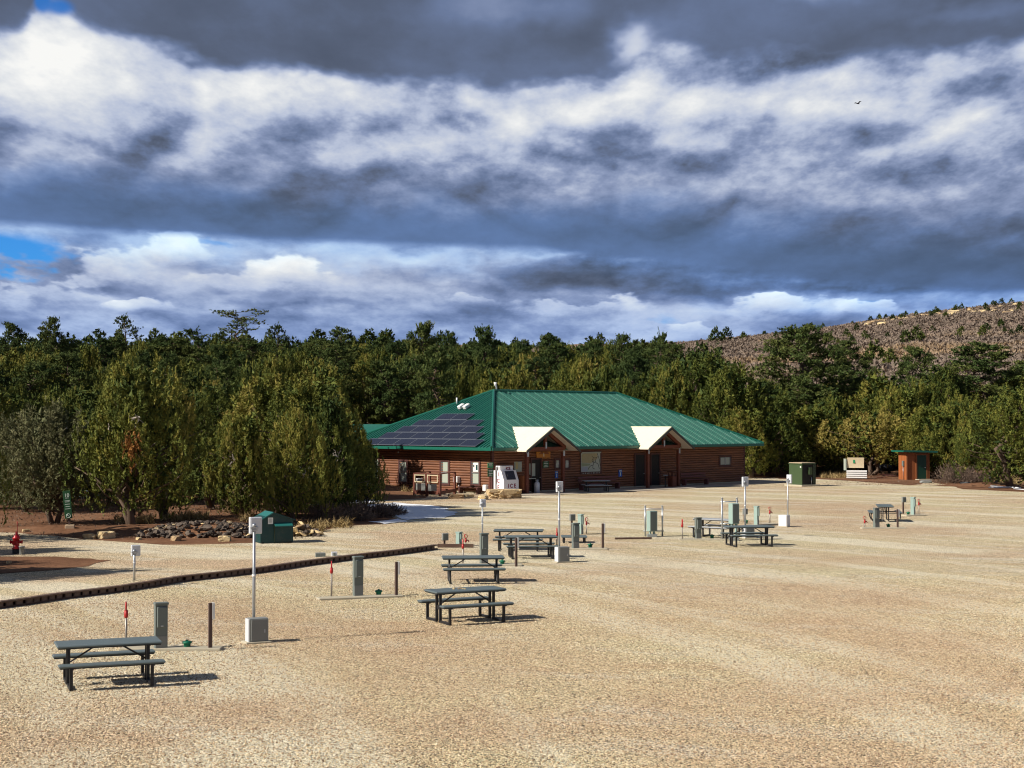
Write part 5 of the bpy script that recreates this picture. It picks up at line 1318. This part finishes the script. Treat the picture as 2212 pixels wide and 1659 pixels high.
def on_tree(o, t, off): o.location = Vector((off[0] / t.scale[0], off[1] / t.scale[0], off[2] / t.scale[2])); o.scale = (1 / t.scale[0], 1 / t.scale[0], 1 / t.scale[2]); o.rotation_euler = (0, 0, 0)
a3.rotation_euler = (0, 0, 0); on_tree(db, a3, (.55, -1.9, 4.9))
rng = np.random.default_rng(4); n = 60
Pn = np.stack([rng.normal(.5, .16, n), rng.normal(-2.75, .12, n), rng.normal(3.75, .30, n)], -1)
ru = foliage('rusty_patch', [tufts(rng, Pn, np.array([[0, -.2, -1.]]).repeat(n, 0) + rng.normal(size=(n, 3)) * .3, np.full(n, .35), np.full(n, .09), 12, .13, rng.random(n))], 'rust')
r0 = link('rusty_patch', ru, a3); on_tree(r0, a3, (0, 0, 0))
dmesh = [dead_branches(70 + k, .45, 5) for k in range(3)]
rd = random.Random(6)
for o in [q for q in COL.objects if q.name.startswith('juniper_tree') and q.parent is None and 60 < q.location.y < 90 and not q.get('group')]:
    hh = o.scale.z * 7
    for k in range(1):
        a_ = rd.uniform(-2.4, -.7) - o.rotation_euler.z; r_ = 1.55; u_ = rd.uniform(.25, .7)
        q = link('dead_branch', dmesh[k], o, (math.cos(a_) * r_ * (1.05 - .5 * u_), math.sin(a_) * r_ * (1.05 - .5 * u_), 7 * u_)); q.scale = (1 / o.scale.x, 1 / o.scale.x, 1 / o.scale.z)
# --- right side, individual trees
tree_px('p', 1737, 710, dep=150, wpx=235, idx=3, label='huge rounded pine, tallest tree right of the log building')
tree_px('j', 1503, 748, dep=138, wpx=230, idx=4, label='large rounded juniper behind the right end of the green roof')
tree_px('j', 1590, 772, dep=134, wpx=190, idx=0, label='large juniper beyond the right eave of the log building')
tree_px('j', 1428, 800, dep=140, wpx=150, idx=2, label='juniper behind the right half of the roof ridge')
tree_px('j', 1665, 840, dep=140, wpx=120, idx=2, label='lower juniper between the right eave and the huge rounded pine')
tree_px('p', 1838, 740, dep=175, wpx=100, idx=0, label='greyish pine just right of the huge rounded pine')
tree_px('j', 1880, 896, yb=1029, wpx=190, idx=6, label='yellow olive juniper overhanging the plywood stack left of the shed')
tree_px('j', 1895, 800, dep=146, wpx=165, idx=3, label='bright green juniper behind the yellow olive one')
tree_px('j', 1800, 850, dep=142, wpx=130, idx=1, label='green juniper right of the transformer, below the huge pine')
tree_px('j', 1955, 830, dep=140, wpx=130, idx=2, label='dark juniper right behind the orange shed')
tree_px('p', 1978, 752, dep=165, wpx=85, idx=2, label='pointed pine rising above the orange shed')
tree_px('j', 2045, 782, dep=146, wpx=150, idx=0, label='juniper to the upper right of the orange shed')
tree_px('p', 2118, 748, dep=150, wpx=200, idx=1, label='broad dark pine near the right edge')
tree_px('j', 2025, 905, dep=128, wpx=110, idx=3, label='small juniper filling beside the right wall of the shed')
tree_px('j', 2085, 850, dep=130, wpx=140, idx=1, label='green juniper above the bare shrubs at right')
tree_px('j', 2190, 830, yb=1054, wpx=210, idx=4, label='large juniper with a dark trunk cut by the right edge of the photo')
tree_px('p', 2235, 780, dep=160, wpx=160, idx=1, label='dark pine behind the juniper at the right edge')
tree_px('j', 1786, 968, dep=150, wpx=44, idx=1, label='tiny yellow green juniper seedling behind the transformer')
tree_px('p', 1560, 792, dep=190, idx=1, label='pine seen between the two large junipers behind the roof end')
tree_px('j', 1698, 822, dep=158, wpx=130, idx=0, label='dark juniper filling the gap left of the huge rounded pine')
tree_px('j', 1765, 862, dep=158, wpx=130, idx=3, label='juniper under the right half of the huge rounded pine')
tree_px('j', 1640, 810, dep=162, wpx=120, idx=4, label='juniper between the building roof end and the huge rounded pine')
# skyline spikes
for x, yt, kd, ix, w, lab in ((25, 700, 'p', 2, 60, 'pointed pine at the far left of the skyline'), (118, 690, 'p', 0, 62, 'slim conical pine second from the left on the skyline'), (268, 686, 'o', 1, 60, 'thin open pine standing above the big olive juniper'),
                          (515, 672, 'o', 0, 105, 'tallest flat topped open pine on the left skyline'), (596, 706, 'o', 1, 60, 'narrow pine just right of the tallest flat topped one'), (428, 714, 'o', 1, 84, 'ragged pine left of the tallest flat topped one'),
                          (735, 712, 'p', 1, 80, 'dark rounded pine on the skyline above the left end of the building'), (915, 703, 'p', 2, 84, 'two topped pine on the skyline left of the roof ridge'), (1040, 712, 'p', 0, 84, 'pine rising straight above the left hip of the roof'),
                          (975, 722, 'p', 1, 70, 'pine between the two high ones above the left hip'), (1190, 726, 'p', 1, 90, 'rounded pine on the skyline above the middle of the ridge'), (1422, 722, 'o', 1, 50, 'slim pine spike left of the grey hill'),
                          (1350, 728, 'p', 0, 70, 'pine left of the slim spike near the grey hill'), (345, 728, 'p', 1, 80, 'dark pine between the ragged pine and the thin open one'), (820, 730, 'p', 0, 76, 'pine over the left end of the green roof'),
                          (1120, 738, 'p', 2, 70, 'small pine above the left part of the ridge'), (1275, 738, 'p', 2, 76, 'pine above the right end of the ridge')):
    tree_px(kd, x, yt, dep=rt_.uniform(150, 185), wpx=w, idx=ix, label=lab)
# --- forest rows
def row(dep, x0_, x1_, step, tops, kinds, label, group, jit=12):
    x = x0_
    while x < x1_:
        yt = np.interp(x, [a for a, b in tops], [b for a, b in tops]) + rt_.uniform(-jit, jit)
        dp = dep * rt_.uniform(.95, 1.05); kd = rt_.choice(kinds)
        xr = x + rt_.uniform(-.3, .3) * step; pw = atdepth(xr, dp)
        l = Vector(((pw - C0).dot(HU), (pw - C0).dot(HV), 0))
        if not (-4 < l.x < LX + 4 and -4 < l.y < LY + 7):
            tree_px(kd, xr, yt, dep=dp, label=label[kd], group=group[kd], wpx=step * rt_.uniform(1.7, 2.5) * (1 if kd == 'j' else .8))
        x += step
LJ = {'j': 'olive juniper in the dense wood behind the front row at left', 'p': 'dark pine standing in the dense wood at left'}
GJ = {'j': 'junipers of the left wood', 'p': 'pines of the left wood'}
MJ = {'j': 'juniper in the wood directly behind the green roof', 'p': 'pine in the wood directly behind the green roof'}
GM = {'j': 'junipers behind the building', 'p': 'pines behind the building'}
RJ = {'j': 'juniper in the wood at right below the grey hill', 'p': 'pine in the wood at right below the grey hill'}
GR = {'j': 'junipers of the right wood', 'p': 'pines of the right wood'}
row(92, -60, 700, 62, [(0, 850), (700, 840)], 'j', LJ, GJ)
row(104, -60, 640, 58, [(0, 830), (400, 815), (800, 828)], 'jjj', LJ, GJ)
row(118, -80, 730, 56, [(0, 790), (300, 778), (600, 790), (880, 800)], 'jjp', LJ, GJ, 16)
row(132, -80, 1000, 54, [(0, 762), (250, 745), (600, 768), (1000, 772)], 'jp', LJ, GJ, 16)
row(138, 1000, 1500, 56, [(1000, 800), (1250, 800), (1500, 800)], 'jj', MJ, GM, 12)
row(150, 900, 1500, 52, [(900, 775), (1250, 775), (1500, 780)], 'jjp', MJ, GM, 14)
row(160, -90, 1000, 56, [(0, 745), (500, 742), (1000, 752)], 'pjp', LJ, GJ, 12)
row(172, 980, 1480, 54, [(980, 750), (1480, 755)], 'pj', MJ, GM, 12)
row(152, 1620, 2300, 60, [(1620, 840), (1800, 825), (2000, 815), (2300, 790)], 'jjp', RJ, GR, 12)
row(136, 1620, 2300, 66, [(1620, 885), (1800, 880), (2050, 880), (2300, 850)], 'j', RJ, GR, 12)
row(205, -100, 1450, 46, [(0, 742), (700, 742), (1450, 748)], 'pj', {'j': 'small distant juniper low on the skyline slope', 'p': 'small distant pine low on the skyline slope'}, {'j': 'distant junipers on the slope', 'p': 'distant pines on the slope'}, 9)
# low-poly tree for far slopes
def fartree(seed, H=7, Rr=2.6, n=110, nl=6, m='juniper', hue=.3):
    rng = np.random.default_rng(seed); d = norm_(rng.normal(size=(n, 3))); d[:, 2] = np.abs(d[:, 2]) * 1.15 - .15
    P = d * (.55 + .45 * rng.random(n))[:, None] * np.array([Rr, Rr, H * .85]) + np.array([0, 0, H * .08]); P[:, :2] *= (1.05 - .45 * np.clip(P[:, 2:3] / H, 0, 1))
    D = norm_(d + np.array([0, 0, .7]))
    return tufts(rng, P, D, np.full(n, .9), np.full(n, .45), nl, .85, np.clip(hue + rng.normal(0, .12, n), 0, 1), .6)
FT = [foliage('far_tree', [fartree(50 + k, 7, 2.6 + .3 * k, hue=.18)], 'juniper') for k in range(4)]
def far_tree(x, yb_y, dep, hh, label, group, w=1.0):
    p = atdepth(x, dep); p.z = gzf(p.x, p.y) + .3; o = link('juniper_tree', FT[rt_.randrange(4)], None, p, rt_.uniform(0, 6)); s = hh / 7
    o.scale = (s * w, s * w, s); tag(o, label, 'tree', group); return o
rf = random.Random(17)
for k in range(112):          # last row on the left ridge
    x = -60 + k * 13.6 + rf.uniform(-6, 6); dep = rf.uniform(330, 470); hh = rf.uniform(3.2, 6.6) * dep / 430
    far_tree(x, 0, dep, hh, 'small dark far tree on the distant ridge line', 'far trees along the ridge', rf.uniform(.9, 1.5))
hillpts = [(1548, 690, 650, 5.5), (1570, 690, 655, 5.0), (1607, 700, 655, 3.2)]
for x, _, dep, hh in hillpts: far_tree(x, 0, dep, hh * 1.25, {1548: 'pointed far tree left of the pair on the hill crest', 1570: 'rounded far tree of the pair on the hill crest', 1607: 'small far tree right of the pair on the hill crest'}[x], None, 1.1)
for k in range(62):
    x = 1640 + 580 * rf.random() ** .8; dep = rf.uniform(430, 700) if k % 4 else rf.uniform(680, 700)
    far_tree(x, 0, dep, rf.uniform(2.0, 3.8), 'dark dot of a juniper scattered on the grey brushy hill', 'junipers dotted over the hill', rf.uniform(.8, 1.2))
for x, dep, hh, lab in ((1957, 430, 4.2, 'left of two dark junipers side by side low on the hill'), (1981, 432, 4.6, 'right of two dark junipers side by side low on the hill'), (1889, 320, 5.0, 'dark juniper at the foot of the hill above the wood'), (1925, 300, 3.6, 'small juniper right of the one at the foot of the hill')):
    far_tree(x, 0, dep, hh, lab, None, 1.1)
# far wood in one mass between the rows
rng = np.random.default_rng(8); parts = []
for k in range(420):
    x = rng.uniform(-250, 1560); dep = rng.uniform(215, 330); p = atdepth(x, dep); p.z = gzf(p.x, p.y)
    v, t_ = fartree(1000 + k, rng.uniform(5, 8), rng.uniform(2.4, 3.4), 26, 5, hue=.25); v = v * np.array([1, 1, 1]) + np.array([p.x, p.y, p.z]); parts.append((v.astype(np.float32), t_))
tag(link('far_wood', foliage('far_wood', parts, 'juniper')), kind='stuff')
# scrub on the hill
parts = []; N_ = 7000
xs_ = rng.uniform(1380, 2420, N_); ds = 190 + 520 * rng.random(N_) ** .75
for x, dp in zip(xs_, ds):
    pass
sz_ = rng.uniform(1.4, 3.2, N_)
px_ = (xs_ - 1106) / FPX * ds; pz_ = gz(px_, ds)
cl_ = np.sin(px_ * .045 + 1) * np.sin(ds * .03) + .5 * np.sin(px_ * .11 + ds * .07)
base_t = np.clip(.28 + .10 * cl_ + .38 * np.exp(-((ds - 350) / 90.) ** 2) * np.clip(cl_ + .6, 0, 1) + rng.normal(0, .07, N_), 0, 1)
Pc = np.stack([px_, ds, pz_ - .2], -1)
for j in range(9):
    d = norm_(rng.normal(size=(N_, 3))); d[:, 2] = np.abs(d[:, 2])
    P = Pc + d * np.stack([sz_, sz_, sz_ * .32], -1)
    parts.append(tufts(rng, P, rng.normal(size=(N_, 3)) * .5 + np.array([0, 0, .6]), np.full(N_, .8), np.full(N_, .9), 4, .7, np.clip(base_t + rng.normal(0, .04, N_), 0, 1), .9, d))
tag(link('hill_scrub', foliage('hill_scrub', parts, 'scrub')), kind='stuff')
# outcrops of pale rock on the hill
mats_ = rock_mesh(91, 1.6, 1.1, .5, 2)
for k in range(44):
    x = rf.uniform(1860, 2210); dep = rf.uniform(590, 670); p = atdepth(x, dep); p.z = gzf(p.x, p.y) + 1.0
    o = link('rock_outcrop', mats_, None, p, rf.uniform(0, 3)); o.scale = (rf.uniform(.6, 2.2), rf.uniform(.6, 1.3), rf.uniform(.6, 1.3)); tag(o, 'pale tan rock outcrop showing through the scrub high on the hill', 'rock', 'outcrops on the hill')
# rubble bank beside the dumpster
c = G(428, 1160); t = empty('rubble_bank', c, 0, 'bank of broken stone and dark rubble left of the teal dumpster', 'rubble')
mb = MB(); L_ = 4.6; vs = []; nx_, ny_ = 40, 14
def bank(u, v): return .62 * max(0, math.sin(math.pi * v)) ** .8 * (math.sin(math.pi * min(1, max(0, u * .96 + .03))) ** .6) * (.65 + .35 * u)
for j in range(ny_):
    for i in range(nx_):
        u, v = i / (nx_ - 1), j / (ny_ - 1); vs.append(((u - .5) * L_ * 1.15, (v - .2) * 3.0, bank(u, v) - .04 + rf.uniform(-.03, .03)))
mb._add(vs, [(j * nx_ + i, j * nx_ + i + 1, (j + 1) * nx_ + i + 1, (j + 1) * nx_ + i) for j in range(ny_ - 1) for i in range(nx_ - 1)])
mb.build('earth_mound', M['dirt'], t)
rks = [rock_mesh(100 + k, .17, .12, .06 + .02 * (k % 3), 1, 'rubble') for k in range(6)] + [rock_mesh(120 + k, .2, .14, .05, 1, 'rock') for k in range(2)]
for k in range(270):
    u, v = rf.random(), rf.random() ** 1.3 * .62; s = rf.uniform(.35, 1.0) * (1.35 if rf.random() < .12 else 1)
    o = link('stone', rks[rf.randrange(6) if rf.random() < .95 else 6 + rf.randrange(2)], t, ((u - .5) * L_ * 1.12, (v - .2) * 3.0, bank(u, v) + .02 + rf.uniform(0, .05))); o.rotation_euler = (rf.uniform(-.6, .6), rf.uniform(-.6, .6), rf.uniform(0, 6)); o.scale = (s, s, s)
c = G(655, 1158); t = empty('rubble_heap', c, 0, 'small heap of stones and logs just right of the teal dumpster', 'rubble')
for k in range(40):
    a_, r_ = rf.uniform(0, 6.28), rf.random() ** .6; s = rf.uniform(.7, 1.8)
    o = link('stone', rks[rf.randrange(8)], t, (math.cos(a_) * r_ * .75, math.sin(a_) * r_ * .5, .5 * (1 - r_) * rf.random() + .05)); o.rotation_euler = (rf.uniform(-.7, .7), rf.uniform(-.7, .7), rf.uniform(0, 6)); o.scale = (s, s, s)
# single rocks on the dirt
for k, (px, py, s, lab) in enumerate([(290 // 1, 0, 0, '')][:0] + [(193, 1164, .22, 'pale yellow rock on the dirt right of the speed sign'), (228, 1163, .30, 'flat pale rock right of the yellow one on the dirt bank'), (148, 1126, .12, 'small rock behind the speed sign post'),
        (80, 1099, .2, 'rounded pale rock at the foot of the forked grey juniper'), (56, 1150, .14, 'small yellow rock on the dirt right of the fire hydrant'), (252, 1157, .10, 'smallest pale stone at the right end of the dirt bank rocks'),
        (380, 1168, .2, 'pale stone at the lower edge of the rubble bank'), (485, 1169, .22, 'white flat stone below the middle of the rubble bank'), (300, 1166, .1, 'tiny stone on the dirt slope below the big olive juniper'), (19, 1218, .1, 'small round stone on the dark dirt near the left edge')]):
    o = link('rock', rock_mesh(140 + k, s * 1.2, s * .9, s * .62, 3), None, G(px, py) + Vector((0, 0, s * .4)), k * .9); tag(o, lab, 'rock', 'loose rocks on the dirt bank')
# dirt bank mound under the front trees
def mound(name, px, py, rx, ry, h, m='ground', seed=1):
    c = G(px, py); vs = []; fs = []; n1, n2 = 8, 28; rr = random.Random(seed)
    for i in range(n1 + 1):
        for k in range(n2):
            a_ = 2 * math.pi * k / n2; r_ = i / n1 * (1 + .12 * math.sin(3 * a_ + seed) + .06 * math.sin(7 * a_)); vs.append((math.cos(a_) * rx * r_, math.sin(a_) * ry * r_, h * (math.cos(min(1, i / n1) * math.pi) + 1) / 2 - .01 + rr.uniform(-.015, .015) * (i < n1)))
    for i in range(n1):
        for k in range(n2): fs.append((i * n2 + k, (i + 1) * n2 + k, (i + 1) * n2 + (k + 1) % n2, i * n2 + (k + 1) % n2))
    mb = MB(); mb._add(vs, fs, True); return tag(mb.build(name, M[m], None, c + Vector((0, 0, .012))), kind='structure')
mound('dirt_bank', 285, 1150, 3.2, 2.2, .32, seed=2); mound('dirt_bank', 120, 1146, 3.4, 1.8, .22, seed=5); mound('dirt_bank', 2130, 1050, 4.0, 2.0, .25, seed=6); mound('dirt_bank', 800, 1108, 2.2, 1.5, .3, seed=9)
# shrubs, grass and twigs
def tuftmass(name, pts, m, L, W, leaf, nl=5, up=1.0, kind='stuff', tint=None, spread=.35, wr=.12):
    P = np.array(pts, float); n = len(P); D = np.array([[0, 0, up]]).repeat(n, 0) + rng.normal(size=(n, 3)) * spread
    me = foliage(name, [tufts(rng, P, D, L * (.6 + .8 * rng.random(n)), np.full(n, W), nl, leaf, rng.random(n) if tint is None else tint, wr)], m); return tag(link(name, me), kind=kind)
def scatter(px0, py0, px1, py1, n, spread=1.0):
    out = []
    for k in range(n):
        x = rng.uniform(px0, px1); y = rng.uniform(py0, py1); p = G(x, y); out.append((p.x, p.y, .0))
    return out
gp_ = scatter(350, 1119, 450, 1126, 160) + scatter(690, 1135, 760, 1142, 90) + scatter(1775, 1018, 1840, 1034, 900) + scatter(250, 1126, 330, 1132, 120) + scatter(520, 1118, 545, 1128, 80) + scatter(2160, 1040, 2205, 1050, 200) + scatter(860, 1060, 900, 1066, 60) + scatter(640, 1145, 700, 1150, 90)
tuftmass('dry_grass', gp_, 'grass', .32, .10, .30, 7)
litter = [(rng.uniform(-26, -8), rng.uniform(62, 100), .01) for _ in range(5000)] + scatter(1780, 1014, 2200, 1050, 2200)
tuftmass('forest_litter', litter, 'twig', .08, .10, .10, 3, up=.2, spread=1.0, wr=.3)
def bush(name, px, py, R_, H_, n, m, label, group=None, leaf=.12, nl=9):
    r = np.random.default_rng(int(px)); d = norm_(r.normal(size=(n, 3))); d[:, 2] = np.abs(d[:, 2])
    P = d * (.25 + .75 * r.random(n))[:, None] * np.array([R_, R_ * .7, H_]); v, tt_ = tufts(r, P, d + np.array([0, 0, .5]), np.full(n, .28), np.full(n, .08), nl, leaf, r.random(n), .22)
    mb = MB()
    for k in range(14):
        a_ = r.random() * 6.28; limb(mb, (0, 0, 0), (math.cos(a_) * R_ * .8, math.sin(a_) * R_ * .6, H_ * (.5 + .5 * r.random())), .025, .008, r, .2, 4, 4)
    t = empty(name, G(px, py), 0, label, 'shrub', group); link('branches', mb.mesh('branches', M['twig' if m != 'x' else 'bark']), t); link('twigs', foliage('twigs', [(v, tt_)], m), t); return t
bush('bare_shrub', 2062, 1044, 1.7, 1.5, 900, 'twig', 'wide bare grey shrub between the shed and the tyres')
bush('bare_shrub', 2110, 1042, 1.5, 1.3, 700, 'twig', 'bare shrub behind the upright black tyre')
bush('bare_shrub', 2165, 1040, 1.2, 1.0, 420, 'grass', 'yellowish dry shrub left of the trunk at the right edge')
bush('bare_shrub', 1800, 1026, 1.5, .9, 600, 'greyjuniper', 'low grey green shrub in dry grass left of the plywood stack')
bush('bare_shrub', 1660, 1006, 1.6, 1.2, 500, 'twig', 'bare shrub beyond the snowy road right of the building')
bush('bare_shrub', 800, 1118, 1.3, .55, 700, 'twig', 'dark low brush island beside the snow patch')
bush('bare_shrub', 840, 1113, .9, .4, 400, 'twig', 'small brush clump at the right end of the brush island')
bush('bare_shrub', 755, 1124, 1.3, .7, 600, 'twig', 'brown brush at the foot of the junipers left of the snow')
bush('bare_shrub', 700, 1128, 1.1, .8, 500, 'twig', 'brown brush right of the small stone heap')
for k, (x, y, h) in enumerate([(590, 1108, 1.5), (655, 1106, 1.6), (705, 1104, 1.7), (735, 1100, 1.5), (620, 1112, 1.2)]):
    bush('bare_sapling', x, y, .6, h, 160, 'twig', ['leafless sapling in the shade straight above the dumpster', 'leafless sapling just right of the dumpster', 'tallest leafless sapling, behind the small stone heap', 'leafless sapling nearest the brown brush and snow', 'shortest leafless sapling, at the dumpster right corner'][k], 'bare saplings under the junipers')
bush('leafy_sapling', 512, 1112, .55, 1.6, 260, 'grass', 'sapling with pale dry leaves left of the teal dumpster')
# ------------------------------------------------------------------ loose stones on the lot
def gravel_stones():
    rng = np.random.default_rng(2); n = 190000
    y = 18 + 30 * rng.random(n * 2) ** 1.15; x = (rng.random(n * 2) * 2 - 1) * (y * .36 + 1.5)
    keep = rng.random(n * 2) < (y / 60) * 1.35 * np.clip((50 - y) / 14, 0, 1); x, y = x[keep][:n], y[keep][:n]
    kx = np.array([p.x for p in kp]); ky = np.array([p.y for p in kp])
    ok = y < np.interp(x, kx, ky, right=99) - .25; x, y = x[ok], y[ok]
    V = np.stack([x, y, np.full(len(x), .010)], -1).astype(np.float32)
    me = bpy.data.meshes.new('loose_gravel'); me.vertices.add(len(V)); me.vertices.foreach_set('co', V.ravel())
    a = me.attributes.new('scl', 'FLOAT', 'POINT'); a.data.foreach_set('value', (.009 + .011 * rng.random(len(V)) ** 2).astype(np.float32))
    me.update(); o = link('loose_gravel', me); tag(o, kind='stuff')
    ng = bpy.data.node_groups.new('stones', 'GeometryNodeTree')
    ng.interface.new_socket('Geometry', in_out='INPUT', socket_type='NodeSocketGeometry'); ng.interface.new_socket('Geometry', in_out='OUTPUT', socket_type='NodeSocketGeometry')
    nd = ng.nodes; L = ng.links
    gi, go = nd.new('NodeGroupInput'), nd.new('NodeGroupOutput'); iop = nd.new('GeometryNodeInstanceOnPoints'); ico = nd.new('GeometryNodeMeshIcoSphere'); sm = nd.new('GeometryNodeSetMaterial')
    ico.inputs['Subdivisions'].default_value = 1; ico.inputs['Radius'].default_value = 1; sm.inputs['Material'].default_value = M['stone']
    rr = nd.new('FunctionNodeRandomValue'); rr.data_type = 'FLOAT_VECTOR'; rr.inputs[0].default_value = (-.5, -.5, 0); rr.inputs[1].default_value = (.5, .5, 6.28)
    rs = nd.new('FunctionNodeRandomValue'); rs.data_type = 'FLOAT_VECTOR'; rs.inputs[0].default_value = (.8, .6, .45); rs.inputs[1].default_value = (1.5, 1.1, .8); rs.inputs['Seed'].default_value = 5
    na = nd.new('GeometryNodeInputNamedAttribute'); na.data_type = 'FLOAT'; na.inputs['Name'].default_value = 'scl'
    vm = nd.new('ShaderNodeVectorMath'); vm.operation = 'SCALE'
    L.new(rs.outputs[0], vm.inputs[0]); L.new(na.outputs[0], vm.inputs['Scale'])
    L.new(gi.outputs[0], iop.inputs['Points']); L.new(ico.outputs[0], sm.inputs['Geometry']); L.new(sm.outputs[0], iop.inputs['Instance'])
    L.new(rr.outputs[0], iop.inputs['Rotation']); L.new(vm.outputs[0], iop.inputs['Scale']); L.new(iop.outputs[0], go.inputs[0])
    o.modifiers.new('stones', 'NODES').node_group = ng
gravel_stones()
# ------------------------------------------------------------------ wording that tells look-alike trees apart
ZONES = [(60, 'at the left edge'), (200, 'above the speed sign'), (330, 'above the olive juniper'), (450, 'above the rubble bank'), (545, 'left of the teal dumpster'), (640, 'above the teal dumpster'),
         (740, 'right of the dumpster'), (830, 'above the left wing'), (950, 'above the solar panels'), (1060, 'above the roof hip'), (1150, 'above the ridge start'), (1240, 'above the ridge middle'),
         (1340, 'above the ridge end'), (1460, 'above the right porch'), (1600, 'above the right eave'), (1700, 'right of the building'), (1800, 'behind the transformer'), (1900, 'left of the shed'), (2010, 'above the orange shed'), (2120, 'right of the shed'), (9999, 'at the right edge')]
def finish_labels():
    bags = {}
    for o in list(COL.objects):
        if o.parent is None and o.get('group') and o.get('category') in ('tree', 'rock', 'picnic table', 'power pedestal'):
            if o['category'] == 'tree' or 'outcrops' in o['group']:
                x = 1106 + FPX * o.location.x / max(o.location.y, 1)
                if o['group'] == 'junipers beyond the left edge': continue
                z = next(n for lim, n in ZONES if x < lim)
                kind = 'juniper' if 'juniper' in o.name else ('pine' if 'pine' in o.name else 'rock outcrop')
                dep = o.location.y
                if 'ridge' in o['group']: w = ('tall' if o.scale.z > .78 else 'middling' if o.scale.z > .62 else 'low') + ' ridge tree'
                elif 'dotted' in o['group']: w = ('big' if o.scale.z > .52 else 'middling' if o.scale.z > .41 else 'tiny') + ' dark juniper ' + ('on the crest' if dep > 660 else 'halfway up the hill' if dep > 570 else 'low on the hill')
                elif 'outcrops' in o['group']: w = ('wide' if o.scale.x > 1.4 else 'small') + ' pale outcrop ' + ('high' if dep > 630 else 'lower') + ' on the hill'
                elif 'slope' in o['group']: w = 'small distant ' + kind
                else: w = ('front ' if dep < 98 else 'second row ' if dep < 111 else 'middle ' if dep < 126 else 'rear ' if dep < 145 else 'far rear ' if dep < 156 else 'skyline ') + kind
                o['label'] = w + ' ' + z; bags.setdefault(o['label'], []).append((x, o))
    ordn = ['leftmost', 'second from left', 'third from left', 'fourth from left', 'fifth from left', 'sixth from left']
    num = {2: 'two', 3: 'three', 4: 'four', 5: 'five', 6: 'six', 7: 'seven', 8: 'eight', 9: 'nine', 10: 'ten'}
    for lab, L in bags.items():
        L.sort(key=lambda t: t[0]); n = len(L)
        if n == 1: continue
        for k, (x, o) in enumerate(L):
            if n <= 7: q = ('left' if k == 0 else 'right') if n == 2 else (ordn[k] if k < n - 1 else 'rightmost'); o['label'] = lab + ', ' + q + ' of ' + num[n]
finish_labels()
